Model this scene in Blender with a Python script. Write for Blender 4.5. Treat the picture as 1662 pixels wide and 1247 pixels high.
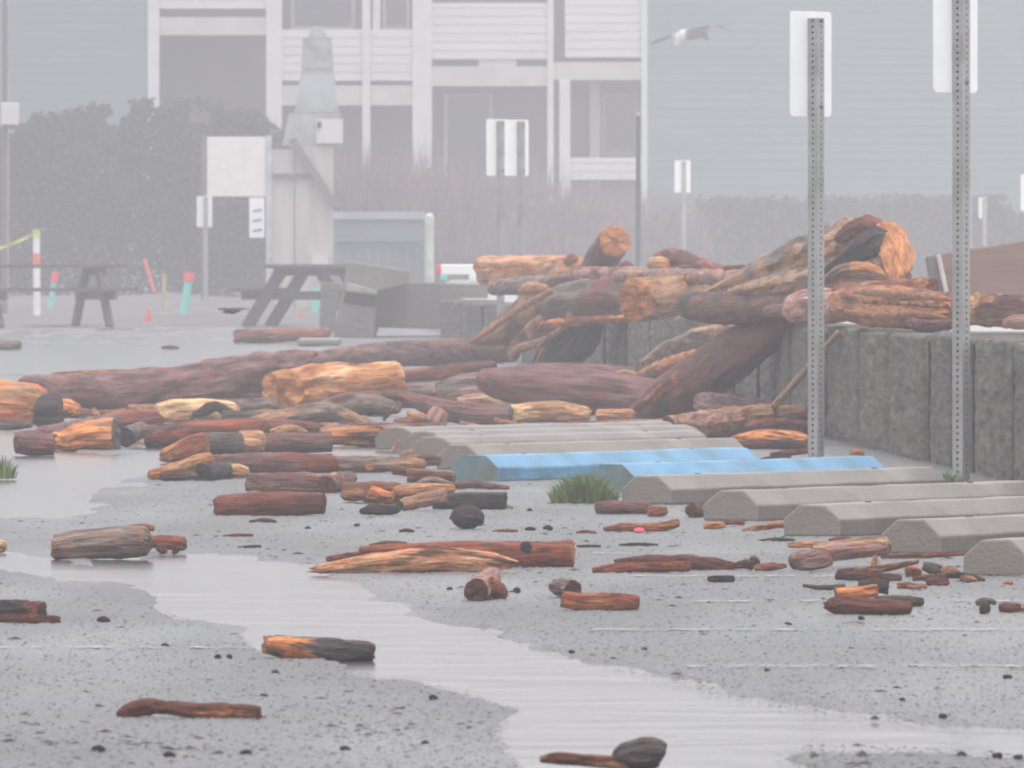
import bpy, math, random
import numpy as np
from mathutils import Vector, Matrix, noise

# ------------------------------------------------------------------ camera, sky, sun, exposure
sc = bpy.context.scene
for o in list(bpy.data.objects):
    bpy.data.objects.remove(o)
C = sc.collection
H, F, YH, CX = 0.93, 22000.0, 404.0, 831.0        # eye height, focal length and horizon of the photograph (in its pixels)
cd = bpy.data.cameras.new('camera'); cam = bpy.data.objects.new('camera', cd); C.objects.link(cam)
cam.location = (0, 0, H); cam.rotation_euler = (math.pi/2, 0, 0)
cd.sensor_width = 36.0; cd.lens = F/1662.0*36.0
cd.shift_y = -(623.5-YH)/1662.0
cd.clip_start = 0.5; cd.clip_end = 2000
sc.camera = cam
cd.dof.use_dof = True; cd.dof.focus_distance = 45.0; cd.dof.aperture_fstop = 40.0
W = bpy.data.worlds.new('World'); sc.world = W; W.use_nodes = True
nt = W.node_tree; bg = nt.nodes['Background']
sky = nt.nodes.new('ShaderNodeTexSky'); sky.sky_type = 'NISHITA'; sky.sun_disc = False
EL, RO = math.radians(74), math.radians(165)
sky.sun_elevation = EL; sky.sun_rotation = RO; sky.air_density = 2.6; sky.dust_density = 0.8; sky.ozone_density = 1.0
hs = nt.nodes.new('ShaderNodeHueSaturation'); hs.inputs['Saturation'].default_value = 0.14   # cloud cover greys the sky
nt.links.new(sky.outputs[0], hs.inputs['Color']); tn = nt.nodes.new('ShaderNodeMix'); tn.data_type = 'RGBA'; tn.blend_type = 'MULTIPLY'; tn.inputs['Factor'].default_value = 1
tn.inputs['B'].default_value = (.985, .975, 1.03, 1)
nt.links.new(hs.outputs[0], tn.inputs['A']); nt.links.new(tn.outputs['Result'], bg.inputs['Color'])
bg.inputs['Strength'].default_value = 0.12
sl = bpy.data.lights.new('sun', 'SUN'); sl.energy = 1.4; sl.angle = math.radians(25); sl.color = (1, .965, .93)
so = bpy.data.objects.new('sun', sl); C.objects.link(so)
sd = Vector((math.sin(RO)*math.cos(EL), math.cos(RO)*math.cos(EL), math.sin(EL)))
so.rotation_euler = sd.to_track_quat('Z', 'Y').to_euler(); so.location = sd*60
sc.view_settings.view_transform = 'Standard'; sc.view_settings.look = 'None'
sc.view_settings.exposure = 0.85; sc.view_settings.gamma = 1
sc.cycles.use_denoising = True
sc.cycles.pixel_filter_type = 'BLACKMAN_HARRIS'; sc.cycles.filter_width = 2.1
sc.cycles.max_bounces = 6; sc.cycles.diffuse_bounces = 3; sc.cycles.glossy_bounces = 3; sc.cycles.volume_bounces = 1
sc.cycles.transparent_max_bounces = 8
sc.cycles.sample_clamp_indirect = 6
HAZE = 0.0026

# ------------------------------------------------------------------ projection helpers
def gd(g): return F*H/(g-YH)                                     # distance of the ground seen at picture row g
def at(px, py, d): return Vector(((px-CX)*d/F, d, H-(py-YH)*d/F))
def gnd(px, g):
    d = gd(g); return Vector(((px-CX)*d/F, d, 0.0))
def tz(d): return .42+(135-min(d, 135))*.00183                   # height of the terrace behind the wall
def wx(d): return -.71+(135-d)*.0332                             # line of the retaining wall

# ------------------------------------------------------------------ scene helpers
def tag(o, label=None, cat=None, group=None, kind=None):
    if label: o['label'] = label
    if cat: o['category'] = cat
    if group: o['group'] = group
    if kind: o['kind'] = kind
    return o
def obj(name, verts, faces, mat, parent=None, smooth=False, loc=None):
    m = bpy.data.meshes.new(name)
    vs = [tuple(v) for v in verts]
    if loc is not None: vs = [(v[0]-loc[0], v[1]-loc[1], v[2]-loc[2]) for v in vs]
    m.from_pydata(vs, [], faces)
    if smooth: m.shade_smooth()
    if mat: m.materials.append(mat)
    o = bpy.data.objects.new(name, m); C.objects.link(o)
    if loc is not None and parent is None: o.location = loc
    if parent is not None: o.parent = parent
    return o
def empty(name, loc, rz=0, label=None, cat=None, group=None):
    o = bpy.data.objects.new(name, None); C.objects.link(o); o.location = loc; o.rotation_euler = (0, 0, rz)
    o.empty_display_size = .1
    return tag(o, label, cat, group)
class MB:
    def __init__(s): s.v = []; s.f = []
    def add(s, v, f):
        n = len(s.v); s.v += [tuple(a) for a in v]; s.f += [tuple(i+n for i in q) for q in f]; return s
    def box(s, c, sz, M=None, bev=0):
        x, y, z = sz[0]/2, sz[1]/2, sz[2]/2
        pts = [Vector((a*x, b*y, e*z)) for e in (-1, 1) for a, b in ((-1, -1), (1, -1), (1, 1), (-1, 1))]
        if M is not None: pts = [M @ p for p in pts]
        pts = [p+Vector(c) for p in pts]
        return s.add(pts, [(3, 2, 1, 0), (4, 5, 6, 7), (0, 1, 5, 4), (1, 2, 6, 5), (2, 3, 7, 6), (3, 0, 4, 7)])
    def bx(s, x0, x1, y0, y1, z0, z1): return s.box(((x0+x1)/2, (y0+y1)/2, (z0+z1)/2), (x1-x0, y1-y0, z1-z0))
    def tube(s, a, b, r0, r1=None, n=8):
        a, b = Vector(a), Vector(b); r1 = r0 if r1 is None else r1
        t = (b-a).normalized(); u = t.orthogonal().normalized(); w = t.cross(u)
        v = []
        for p, r in ((a, r0), (b, r1)):
            for k in range(n):
                q = 2*math.pi*k/n; v.append(p+(u*math.cos(q)+w*math.sin(q))*r)
        f = [(k, (k+1) % n, n+(k+1) % n, n+k) for k in range(n)]+[tuple(range(n))[::-1], tuple(range(n, 2*n))]
        return s.add(v, f)
    def prism(s, prof, a, b, u, w=Vector((0, 0, 1))):
        n = len(prof); v = [Vector(p)+u*q[0]+w*q[1] for p in (a, b) for q in prof]
        return s.add(v, [(k, (k+1) % n, n+(k+1) % n, n+k) for k in range(n)]+[tuple(range(n))[::-1], tuple(range(n, 2*n))])
    def build(s, name, mat, parent=None, smooth=False, loc=None, bevel=0):
        o = obj(name, s.v, s.f, mat, parent, smooth, loc)
        if bevel:
            b = o.modifiers.new('bevel', 'BEVEL'); b.width = bevel; b.segments = 2; b.limit_method = 'ANGLE'
        return o
def copy_tree(o, parent=None):
    c = o.copy(); C.objects.link(c); c.parent = parent
    for ch in list(o.children): copy_tree(ch, c)
    return c

# ------------------------------------------------------------------ materials
def mat(name, col, rough=.7, spec=.4, var=.25, scale=6, bump=.0, bscale=30, stretch=(1, 1, 1), col2=None, metal=0, dirt=None, dscale=1.5, coord='Object', detail=6):
    m = bpy.data.materials.new(name); m.use_nodes = True; t = m.node_tree; N = t.nodes; L = t.links
    p = N['Principled BSDF']; p.inputs['Roughness'].default_value = rough; p.inputs['Specular IOR Level'].default_value = spec
    p.inputs['Metallic'].default_value = metal
    tc = N.new('ShaderNodeTexCoord'); mp = N.new('ShaderNodeMapping'); mp.inputs['Scale'].default_value = stretch
    L.new(tc.outputs[coord], mp.inputs[0])
    nz = N.new('ShaderNodeTexNoise'); nz.inputs['Scale'].default_value = scale; nz.inputs['Detail'].default_value = detail
    L.new(mp.outputs[0], nz.inputs['Vector'])
    rp = N.new('ShaderNodeValToRGB'); c2 = col2 or tuple(min(1, c*(1+var)) for c in col); c1 = tuple(c*(1-var) for c in col) if col2 is None else col
    rp.color_ramp.elements[0].color = (*c1, 1); rp.color_ramp.elements[0].position = .33
    rp.color_ramp.elements[1].color = (*c2, 1); rp.color_ramp.elements[1].position = .67
    L.new(nz.outputs['Fac'], rp.inputs[0]); out = rp.outputs[0]
    if dirt:
        n2 = N.new('ShaderNodeTexNoise'); n2.inputs['Scale'].default_value = dscale; n2.inputs['Detail'].default_value = 8
        L.new(tc.outputs[coord], n2.inputs['Vector'])
        r2 = N.new('ShaderNodeValToRGB'); r2.color_ramp.elements[0].position = .45; r2.color_ramp.elements[1].position = .75
        L.new(n2.outputs['Fac'], r2.inputs[0])
        mx = N.new('ShaderNodeMix'); mx.data_type = 'RGBA'; L.new(r2.outputs[0], mx.inputs['Factor'])
        L.new(out, mx.inputs['A']); mx.inputs['B'].default_value = (*dirt, 1); out = mx.outputs['Result']
    L.new(out, p.inputs['Base Color'])
    if bump:
        nb = N.new('ShaderNodeTexNoise'); nb.inputs['Scale'].default_value = bscale; nb.inputs['Detail'].default_value = 8
        L.new(mp.outputs[0], nb.inputs['Vector'])
        b = N.new('ShaderNodeBump'); b.inputs['Strength'].default_value = bump; b.inputs['Distance'].default_value = .02
        L.new(nb.outputs['Fac'], b.inputs['Height']); L.new(b.outputs[0], p.inputs['Normal'])
    return m

def make_wood():
    """one wood for all the driftwood: the bark colour is the object's own colour, the bared wood and its share are object properties"""
    m = bpy.data.materials.new('driftwood'); m.use_nodes = True; t = m.node_tree; N = t.nodes; L = t.links
    p = N['Principled BSDF']; p.inputs['Roughness'].default_value = .6; p.inputs['Specular IOR Level'].default_value = .2
    ga = N.new('ShaderNodeAttribute'); ga.attribute_name = 'grain'
    oi = N.new('ShaderNodeObjectInfo')
    sp = N.new('ShaderNodeAttribute'); sp.attribute_type = 'OBJECT'; sp.attribute_name = 'bare_col'
    sa = N.new('ShaderNodeAttribute'); sa.attribute_type = 'OBJECT'; sa.attribute_name = 'bare'
    sz = N.new('ShaderNodeAttribute'); sz.attribute_type = 'OBJECT'; sz.attribute_name = 'girth'   # noise follows the log's girth
    def M(op, a, b):
        x = N.new('ShaderNodeMath'); x.operation = op
        for i, q in enumerate((a, b)):
            if isinstance(q, (int, float)): x.inputs[i].default_value = q
            else: L.new(q, x.inputs[i])
        return x.outputs[0]
    off = M('MULTIPLY', oi.outputs['Random'], 90.0)
    inv = M('DIVIDE', 1.0, sz.outputs['Fac'])
    sc1 = N.new('ShaderNodeVectorMath'); sc1.operation = 'SCALE'; L.new(ga.outputs['Vector'], sc1.inputs[0]); L.new(inv, sc1.inputs['Scale'])
    addv = N.new('ShaderNodeVectorMath'); addv.operation = 'ADD'; L.new(sc1.outputs[0], addv.inputs[0])
    cb = N.new('ShaderNodeCombineXYZ'); L.new(off, cb.inputs[0]); L.new(off, cb.inputs[1]); L.new(cb.outputs[0], addv.inputs[1])
    def nz(scale, st, det=5, dist=0.0):
        mp = N.new('ShaderNodeMapping'); mp.inputs['Scale'].default_value = st; L.new(addv.outputs[0], mp.inputs[0])
        n = N.new('ShaderNodeTexNoise'); n.inputs['Scale'].default_value = scale; n.inputs['Detail'].default_value = det
        n.inputs['Distortion'].default_value = dist
        L.new(mp.outputs[0], n.inputs['Vector']); return n.outputs['Fac']
    streak = nz(2.6, (.13, 1, 1), 6, .4); fine = nz(8, (.10, 1, 1), 6, .2); patch = nz(.62, (.2, 1, 1), 5, .5); blot = nz(1.6, (.6, 1, 1), 5, .3)
    def mixc(f, a, b, mode='MIX'):
        x = N.new('ShaderNodeMix'); x.data_type = 'RGBA'; x.blend_type = mode
        if isinstance(f, (int, float)): x.inputs['Factor'].default_value = f
        else: L.new(f, x.inputs['Factor'])
        for k, q in (('A', a), ('B', b)):
            if isinstance(q, tuple): x.inputs[k].default_value = q
            else: L.new(q, x.inputs[k])
        return x.outputs['Result']
    def ramp(f, a, b):
        r = N.new('ShaderNodeMapRange'); r.inputs['From Min'].default_value = a; r.inputs['From Max'].default_value = b
        L.new(f, r.inputs['Value']); return r.outputs[0]
    barkd = mixc(1.0, oi.outputs['Color'], (.46, .4, .38, 1), 'MULTIPLY')
    barkl = mixc(1.0, oi.outputs['Color'], (1.65, 1.55, 1.45, 1), 'MULTIPLY')
    bark = mixc(ramp(streak, .36, .66), barkd, barkl)
    bark = mixc(ramp(blot, .5, .72), bark, mixc(1.0, oi.outputs['Color'], (1.5, .8, .6, 1), 'MULTIPLY'))
    based = mixc(1.0, sp.outputs['Color'], (.5, .36, .26, 1), 'MULTIPLY')
    bare = mixc(ramp(streak, .34, .58), based, sp.outputs['Color'])
    bare = mixc(ramp(fine, .55, .75), bare, mixc(1.0, sp.outputs['Color'], (.45, .33, .26, 1), 'MULTIPLY'))
    thr = M('SUBTRACT', M('ADD', patch, M('MULTIPLY', sa.outputs['Fac'], 1.0)), .88)   # more of the wood bared as 'bare' grows
    f = M('MULTIPLY', thr, 14.0); cl = N.new('ShaderNodeClamp'); L.new(f, cl.inputs[0])
    col = mixc(cl.outputs[0], bark, bare)
    crack = ramp(fine, .45, .37)
    ck = M('MULTIPLY', crack, .5)
    col = mixc(ck, col, (.02, .015, .013, 1))
    L.new(col, p.inputs['Base Color'])
    b = N.new('ShaderNodeBump'); b.inputs['Strength'].default_value = .9; b.inputs['Distance'].default_value = .02
    hh = M('ADD', M('MULTIPLY', streak, .7), M('MULTIPLY', fine, .5)); L.new(hh, b.inputs['Height']); L.new(b.outputs[0], p.inputs['Normal'])
    return m
WOOD = make_wood()

PAL = dict(bk=(.12, .046, .031), pu=(.155, .084, .078), rb=(.22, .072, .042), gy=(.17, .14, .12), tn=(.45, .255, .14), og=(.56, .235, .085),
           ye=(.62, .43, .23), bl=(.042, .036, .036), gn=(.085, .08, .055), pk=(.33, .20, .18), wh=(.6, .55, .48), dg=(.09, .08, .078))

# ------------------------------------------------------------------ driftwood
rnd = random.Random(7)
def crom(P, t):
    n = len(P)-1; i = min(int(t*n), n-1); u = t*n-i
    p0, p1, p2, p3 = P[max(i-1, 0)], P[i], P[i+1], P[min(i+2, n)]
    return [.5*(2*b+(c-a)*u+(2*a-5*b+4*c-d)*u*u+(3*b-a-3*c+d)*u**3) for a, b, c, d in zip(p0, p1, p2, p3)]
def limb(name, pts, d0, d1, loc, parent, col, bcol, bare, rough=1.0, sq=2.0, wid=1.0, lobes=(0, 0), jag=(0, 0), ends=(None, None), twist=0, rnd_end=(.55, .55), seed=None):
    """a tapering length of wood through picture points (x, y, half width) at distances d0..d1; its bared or cut ends are children"""
    seed = rnd.uniform(0, 500) if seed is None else seed
    K = []
    n = len(pts)
    cum = [0]
    for a, b in zip(pts, pts[1:]): cum.append(cum[-1]+math.hypot(b[0]-a[0], b[1]-a[1])+1e-6)
    for i, (x, y, r) in enumerate(pts):
        d = d0+(d1-d0)*cum[i]/cum[-1]
        K.append((*at(x, y, d), r*d/F))
    L = sum((Vector(a[:3])-Vector(b[:3])).length for a, b in zip(K, K[1:])); rm = max(k[3] for k in K)
    rpx = max(p[2] for p in pts)
    nr = 9 if rpx < 7 else (18 if rpx < 22 else 30)
    ns = int(max(10, min(70, cum[-1]/max(2.5, rpx*.17))))
    rings = []; grains = []
    ts = [i/ns for i in range(ns+1)]
    cen = [crom(K, t) for t in ts]
    axis = [Vector(c[:3]) for c in cen]
    rn = noise.noise
    for i, t in enumerate(ts):
        T = (axis[min(i+1, ns)]-axis[max(i-1, 0)]).normalized()
        Y = Vector((0, 1, 0))
        side = (Y-T*Y.dot(T))
        side = side.normalized() if side.length > .25 else T.cross(Vector((0, 0, 1))).normalized()
        up = T.cross(side)
        if i == 0:
            if up.z < 0 or (abs(up.z) < 1e-4 and up.x < 0): up = -up
        else:
            if up.dot(pup) < 0: up = -up
            if side.dot(psd) < 0: side = -side
        pup, psd = up, side
        r = max(cen[i][3], .0008)
        v = L*t
        # soft ends
        e0 = min(1, (t*L)/(rm*.35+1e-6)); e1 = min(1, ((1-t)*L)/(rm*.35+1e-6))
        k = 1.0
        if ends[0] is None: k *= rnd_end[0]+(1-rnd_end[0])*math.sqrt(max(0, 1-(1-e0)**2))
        if ends[1] is None: k *= rnd_end[1]+(1-rnd_end[1])*math.sqrt(max(0, 1-(1-e1)**2))
        ring = []
        for j in range(nr):
            q = 2*math.pi*j/nr; cq, sq_ = math.cos(q), math.sin(q)
            rr = 1.0
            if sq != 2: rr = 1/((abs(cq)**sq+abs(sq_)**sq)**(1/sq))
            if lobes[0]: rr *= 1+lobes[1]*math.cos(lobes[0]*q+seed+twist*t*6)
            n1 = rn(Vector((v/rm*.55+seed, cq*1.1, sq_*1.1)))
            n2 = rn(Vector((v/rm*.22+seed*1.3, cq*3.2, sq_*3.2+7)))
            n3 = rn(Vector((v/rm*1.8+seed*.7, cq*3.6+5, sq_*3.6)))
            n4 = 1-2.4*abs(rn(Vector((v/rm*.16+seed*.3, cq*2.3, sq_*2.3+3))))
            n5 = 1-2.4*abs(rn(Vector((v/rm*.3+seed*.9, cq*5.5, sq_*5.5+3))))
            rr *= 1+rough*(.16*n1+.08*n2+.07*n3+.09*n4+.055*n5)
            a = axis[i]+(side*cq*wid+up*sq_)*r*k*rr
            jj = 0
            if i == 0 and jag[0]: jj = -abs(rn(Vector((cq*2+seed, sq_*2, 3))))*jag[0]*rm*2
            if i == ns and jag[1]: jj = abs(rn(Vector((cq*2+seed, sq_*2, 9))))*jag[1]*rm*2
            ring.append(a+T*jj); grains.append((v+jj, cq*r*wid, sq_*r))
        rings.append(ring)
    V = [p for ring in rings for p in ring]
    Fc = [(i*nr+j, i*nr+(j+1) % nr, (i+1)*nr+(j+1) % nr, (i+1)*nr+j) for i in range(ns) for j in range(nr)]
    for e, i in ((0, 0), (1, ns)):
        if ends[e] is None:
            c = sum(rings[i], Vector())/nr
            c += (axis[i]-axis[1 if e == 0 else ns-1]).normalized()*rm*.08
            V.append(c); grains.append((L*ts[i], 0, 0)); k = len(V)-1
            Fc += [(i*nr+j, i*nr+(j+1) % nr, k) if e else (i*nr+(j+1) % nr, i*nr+j, k) for j in range(nr)]
    def finish(o, g, c, bc, ba):
        at_ = o.data.attributes.new('grain', 'FLOAT_VECTOR', 'POINT'); at_.data.foreach_set('vector', np.array(g, dtype=np.float32).ravel())
        o.color = (*c, 1); o['bare_col'] = [float(x) for x in bc]; o['bare'] = float(ba); o['girth'] = float(max(rm, .012))
        return o
    o = finish(obj(name, V, Fc, WOOD, parent, True, loc), grains, col, bcol, bare)
    o.data.set_sharp_from_angle(angle=math.radians(38))
    for e, i in ((0, 0), (1, ns)):
        if ends[e] is not None:
            ring = rings[i]; c = sum(ring, Vector())/nr; nrm = (axis[i]-axis[1 if e == 0 else ns-1]).normalized()
            vv = []; gg = []
            for lv, (f, dep) in enumerate(((1.0, .0), (.93, .06), (.6, .03), (.25, .07))):
                for j in range(nr):
                    q = c+(ring[j]-c)*f+nrm*rm*(dep+ (.24*rn(ring[j]*f/rm*1.9+Vector((seed, 0, 0))) if lv else 0))
                    vv.append(q); gg.append(tuple((q-c)*1.0+nrm*seed*.01))
            vv.append(c+nrm*rm*.03); gg.append((0, 0, 0))
            ff = [(l*nr+j, l*nr+(j+1) % nr, (l+1)*nr+(j+1) % nr, (l+1)*nr+j) for l in range(3) for j in range(nr)]
            ff += [(3*nr+j, 3*nr+(j+1) % nr, 4*nr) for j in range(nr)]
            ec = ends[e]; ec = PAL[ec] if isinstance(ec, str) else ec
            finish(obj('broken_end', vv, ff, WOOD, o, True, loc), gg, tuple(x*.55 for x in ec), ec, .62)
    return o, rings

def wood(label, pts, col, bare=('tn', .3), g=None, d=None, name='driftwood_log', cat='log', group='driftwood strewn over the wet parking lot', limbs=(), **kw):
    low = max(p[1]+p[2] for p in pts); d_in = d
    if d is None:
        if g is None:
            g = low
        if isinstance(g, (int, float)):
            Lm = abs(pts[-1][0]-pts[0][0])*gd(g)/F
            sk = rnd.uniform(-.28, .28)*Lm
            d0, d1 = gd(g)-sk/2, gd(g)+sk/2
        else: d0, d1 = gd(g[0]), gd(g[1])
    else: d0, d1 = d if isinstance(d, (tuple, list)) else (d, d)
    ds = (d0+d1)/2
    if 'jag' not in kw: kw['jag'] = (rnd.uniform(.05, .4), rnd.uniform(.05, .4))
    if cat in ('chip', 'wood bit', 'stick', 'twig'):
        kw.setdefault('rnd_end', (.8, .8)); kw.setdefault('sq', 3.0)
    if d_in is None: pts = [(x, y+.08*r+.6, r) for x, y, r in pts]        # bedded a little into grit and water
    mid = pts[len(pts)//2]
    loc = at(mid[0], low, ds)
    j = rnd.uniform(.88, 1.12)
    c = tuple(x*j for x in PAL[col])
    o, rings = limb(name, pts, d0, d1, loc, None, c, PAL[bare[0]], bare[1], **kw)
    tag(o, label, cat, group)
    for lb in limbs:
        nm, lp, lc, lbr, ldd, lkw = lb
        limb(nm, lp, ldd[0], ldd[1], loc, o, PAL[lc], PAL[lbr[0]], lbr[1], **lkw)
    return o

# ------------------------------------------------------------------ ground: one sheet, sagging a centimetre where rain has pooled
POOLS = [
 [(-900, 866), (0, 868), (85, 895), (130, 905), (300, 895), (400, 905), (500, 925), (560, 940), (640, 975), (700, 1000), (760, 1020), (820, 1045), (960, 1080), (1050, 1103), (1150, 1133), (1300, 1160), (1450, 1180), (1662, 1190), (2500, 1205), (2500, 1235), (1662, 1222), (1500, 1210), (1300, 1206), (1240, 1225), (1330, 1260), (1330, 1400), (900, 1400), (860, 1247), (835, 1215), (825, 1190), (840, 1150), (760, 1118), (640, 1100), (500, 1065), (430, 1048), (370, 1020), (250, 985), (220, 960), (100, 945), (0, 935), (-900, 930)],
 [(-900, 690), (90, 692), (140, 733), (300, 732), (340, 742), (260, 752), (230, 764), (200, 778), (250, 785), (90, 802), (170, 830), (0, 846), (-900, 846)],
 [(-1200, 545), (300, 545), (480, 560), (560, 556), (700, 548), (735, 562), (560, 580), (480, 592), (400, 604), (250, 612), (0, 616), (-1200, 616)],
 [(515, 806), (560, 801), (640, 806), (650, 814), (590, 822), (520, 820)],
 [(430, 722), (560, 721), (650, 722), (700, 736), (560, 742), (440, 738)],
 [(1280, 1010), (1400, 1004), (1330, 1013)]]
def poly_sd(poly, X, Y):
    P = np.array(poly, float); ins = np.zeros(X.shape, bool); D = np.full(X.shape, 1e9)
    for (x0, y0), (x1, y1) in zip(P, np.roll(P, -1, 0)):
        dx, dy = x1-x0, y1-y0
        t = np.clip(((X-x0)*dx+(Y-y0)*dy*6.25)/(dx*dx+dy*dy*6.25+1e-9), 0, 1)
        D = np.minimum(D, np.hypot(X-x0-t*dx, (Y-y0-t*dy)*2.5))
        c = ((y0 > Y) != (y1 > Y)) & (X < (x1-x0)*(Y-y0)/((y1-y0) if y1 != y0 else 1e-9)+x0)
        ins ^= c
    return np.where(ins, -D, D)
def vnoise(X, Y, seed):
    r = np.random.RandomState(seed).rand(256, 256)
    xi, yi = np.floor(X).astype(int), np.floor(Y).astype(int); fx, fy = X-xi, Y-yi
    fx, fy = fx*fx*(3-2*fx), fy*fy*(3-2*fy)
    g = lambda a, b: r[a % 256, b % 256]
    return (g(xi, yi)*(1-fx)+g(xi+1, yi)*fx)*(1-fy)+(g(xi, yi+1)*(1-fx)+g(xi+1, yi+1)*fx)*fy
def fbm(X, Y, seed, o=4):
    s = 0; a = .5
    for k in range(o): s = s+a*vnoise(X*2**k, Y*2**k, seed+k); a *= .5
    return s
def ground_parts():
    gs = list(np.arange(1310, 640, -2.5))+list(np.arange(640, 474, -1.5))
    ds = [-15, 0, 8, 15, 20]+[gd(g) for g in gs]+[291]
    cols = np.arange(-700, 2400, 6.0)
    D = np.array(ds)[:, None]; Wd = np.clip(D, 18, None)/F
    X = np.concatenate([np.full((len(ds), 1), -70.), (cols[None, :]-CX)*Wd, np.full((len(ds), 1), 70.)], 1)
    Y = np.repeat(D, X.shape[1], 1)
    PX = CX+X*F/np.clip(Y, 18, None); PY = YH+F*H/np.clip(Y, 18, None)
    sdm = np.full(X.shape, 1e9)
    for p in POOLS: sdm = np.minimum(sdm, poly_sd(p, PX, PY))
    n = fbm(X*9, Y*1.3, 3, 5)-.47
    n2 = fbm(X*1.3+9, Y*.14, 11, 4)-.47
    n3 = fbm(X*3.2+4, Y*.9, 17, 3)-.44
    s = sdm+n2*150+n*55+n3*75
    t = np.clip((s+16)/32, 0, 1); t = t*t*(3-2*t)
    Z = -.016+.016*t+(n*.006+(np.random.RandomState(4).rand(*X.shape)-.5)*.0035)*np.clip(t+.25, 0, 1)
    Z += np.where(t > .9, n2*.004, 0)
    Z[:5] = 0; Z[:, 0] = 0; Z[:, -1] = 0
    return X, Y, Z, s
GX, GY, GZ, GS = ground_parts()
nrw, ncl = GX.shape
V = np.stack([GX, GY, GZ], -1).reshape(-1, 3)
idx = np.arange(nrw*ncl).reshape(nrw, ncl)
Q = np.stack([idx[:-1, :-1], idx[:-1, 1:], idx[1:, 1:], idx[1:, :-1]], -1).reshape(-1, 4)
def np_mesh(name, V, Q, m, smooth=False):
    me = bpy.data.meshes.new(name); k = Q.shape[1]
    me.vertices.add(len(V)); me.vertices.foreach_set('co', np.asarray(V, np.float32).ravel())
    me.loops.add(Q.size); me.loops.foreach_set('vertex_index', Q.astype(np.int32).ravel())
    me.polygons.add(len(Q)); me.polygons.foreach_set('loop_start', np.arange(0, Q.size, k, dtype=np.int32))
    me.update(calc_edges=True); me.validate()
    if smooth: me.shade_smooth()
    if m: me.materials.append(m)
    o = bpy.data.objects.new(name, me); C.objects.link(o); return o
def asphalt():
    m = mat('wet_asphalt', (.075, .077, .078), rough=.42, spec=.5, col2=(.21, .21, .207), scale=60, detail=8, dirt=(.13, .125, .118), dscale=1.1)
    N, L = m.node_tree.nodes, m.node_tree.links; p = N['Principled BSDF']
    tc = N.new('ShaderNodeTexCoord')
    v = N.new('ShaderNodeTexVoronoi'); v.inputs['Scale'].default_value = 85; L.new(tc.outputs['Object'], v.inputs['Vector'])
    b = N.new('ShaderNodeBump'); b.inputs['Strength'].default_value = .55; b.inputs['Distance'].default_value = .006
    L.new(v.outputs['Distance'], b.inputs['Height']); L.new(b.outputs[0], p.inputs['Normal'])
    n = N.new('ShaderNodeTexNoise'); n.inputs['Scale'].default_value = .9; n.inputs['Detail'].default_value = 6
    mp = N.new('ShaderNodeMapping'); mp.inputs['Scale'].default_value = (1.6, .25, 1); L.new(tc.outputs['Object'], mp.inputs[0]); L.new(mp.outputs[0], n.inputs['Vector'])
    r = N.new('ShaderNodeMapRange'); r.inputs['From Min'].default_value = .35; r.inputs['From Max'].default_value = .65
    r.inputs['To Min'].default_value = .34; r.inputs['To Max'].default_value = .6
    L.new(n.outputs['Fac'], r.inputs['Value']); L.new(r.outputs[0], p.inputs['Roughness'])
    return m
tag(np_mesh('ground', V, Q, asphalt(), True), 'wet grey gravelly asphalt of the parking lot', kind='structure')
def watermat():
    m = mat('puddle_water', (.05, .052, .055), rough=.17, spec=.5, var=.1, scale=2)
    N, L = m.node_tree.nodes, m.node_tree.links; p = N['Principled BSDF']; p.inputs['IOR'].default_value = 1.333
    tc = N.new('ShaderNodeTexCoord')
    n = N.new('ShaderNodeTexNoise'); n.inputs['Scale'].default_value = 3.1; n.inputs['Detail'].default_value = 3; n.inputs['Distortion'].default_value = 1.2
    mp = N.new('ShaderNodeMapping'); mp.inputs['Scale'].default_value = (.5, .55, 1); L.new(tc.outputs['Object'], mp.inputs[0]); L.new(mp.outputs[0], n.inputs['Vector'])
    b = N.new('ShaderNodeBump'); b.inputs['Strength'].default_value = .4; b.inputs['Distance'].default_value = .02
    L.new(n.outputs['Fac'], b.inputs['Height']); L.new(b.outputs[0], p.inputs['Normal'])
    return m
WATER = watermat()
tag(obj('water', [(-70, 8, -.0065), (70, 8, -.0065), (70, 170, -.0065), (-70, 170, -.0065)], [(0, 1, 2, 3)], WATER), 'rain and sea water pooled across the lot', kind='structure')

# worn white stall lines
def linemat():
    m = mat('worn_line_paint', (.42, .42, .41), rough=.5, var=.2, scale=30)
    N, L = m.node_tree.nodes, m.node_tree.links; p = N['Principled BSDF']
    tc = N.new('ShaderNodeTexCoord'); n = N.new('ShaderNodeTexNoise'); n.inputs['Scale'].default_value = 16; n.inputs['Detail'].default_value = 8
    L.new(tc.outputs['Object'], n.inputs['Vector'])
    r = N.new('ShaderNodeMapRange'); r.inputs['From Min'].default_value = .50; r.inputs['From Max'].default_value = .60; L.new(n.outputs['Fac'], r.inputs['Value'])
    L.new(r.outputs[0], p.inputs['Alpha']); return m
LINE = linemat()
for g, x0, x1 in ((1083.5, 1110, 2600), (1024, 900, 2600), (977.5, 1120, 2600), (937, 1010, 2600), (1053, -900, 420), (900, 960, 1300)):
    d = gd(g); a = (x0-CX)*d/F; b = (x1-CX)*d/F
    tag(obj('stall_line', [(a, d-.05, .0045), (b, d-.05, .0045), (b, d+.05, .0045), (a, d+.05, .0045)], [(0, 1, 2, 3)], LINE), 'worn white stall line painted on the asphalt', kind='structure')

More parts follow.
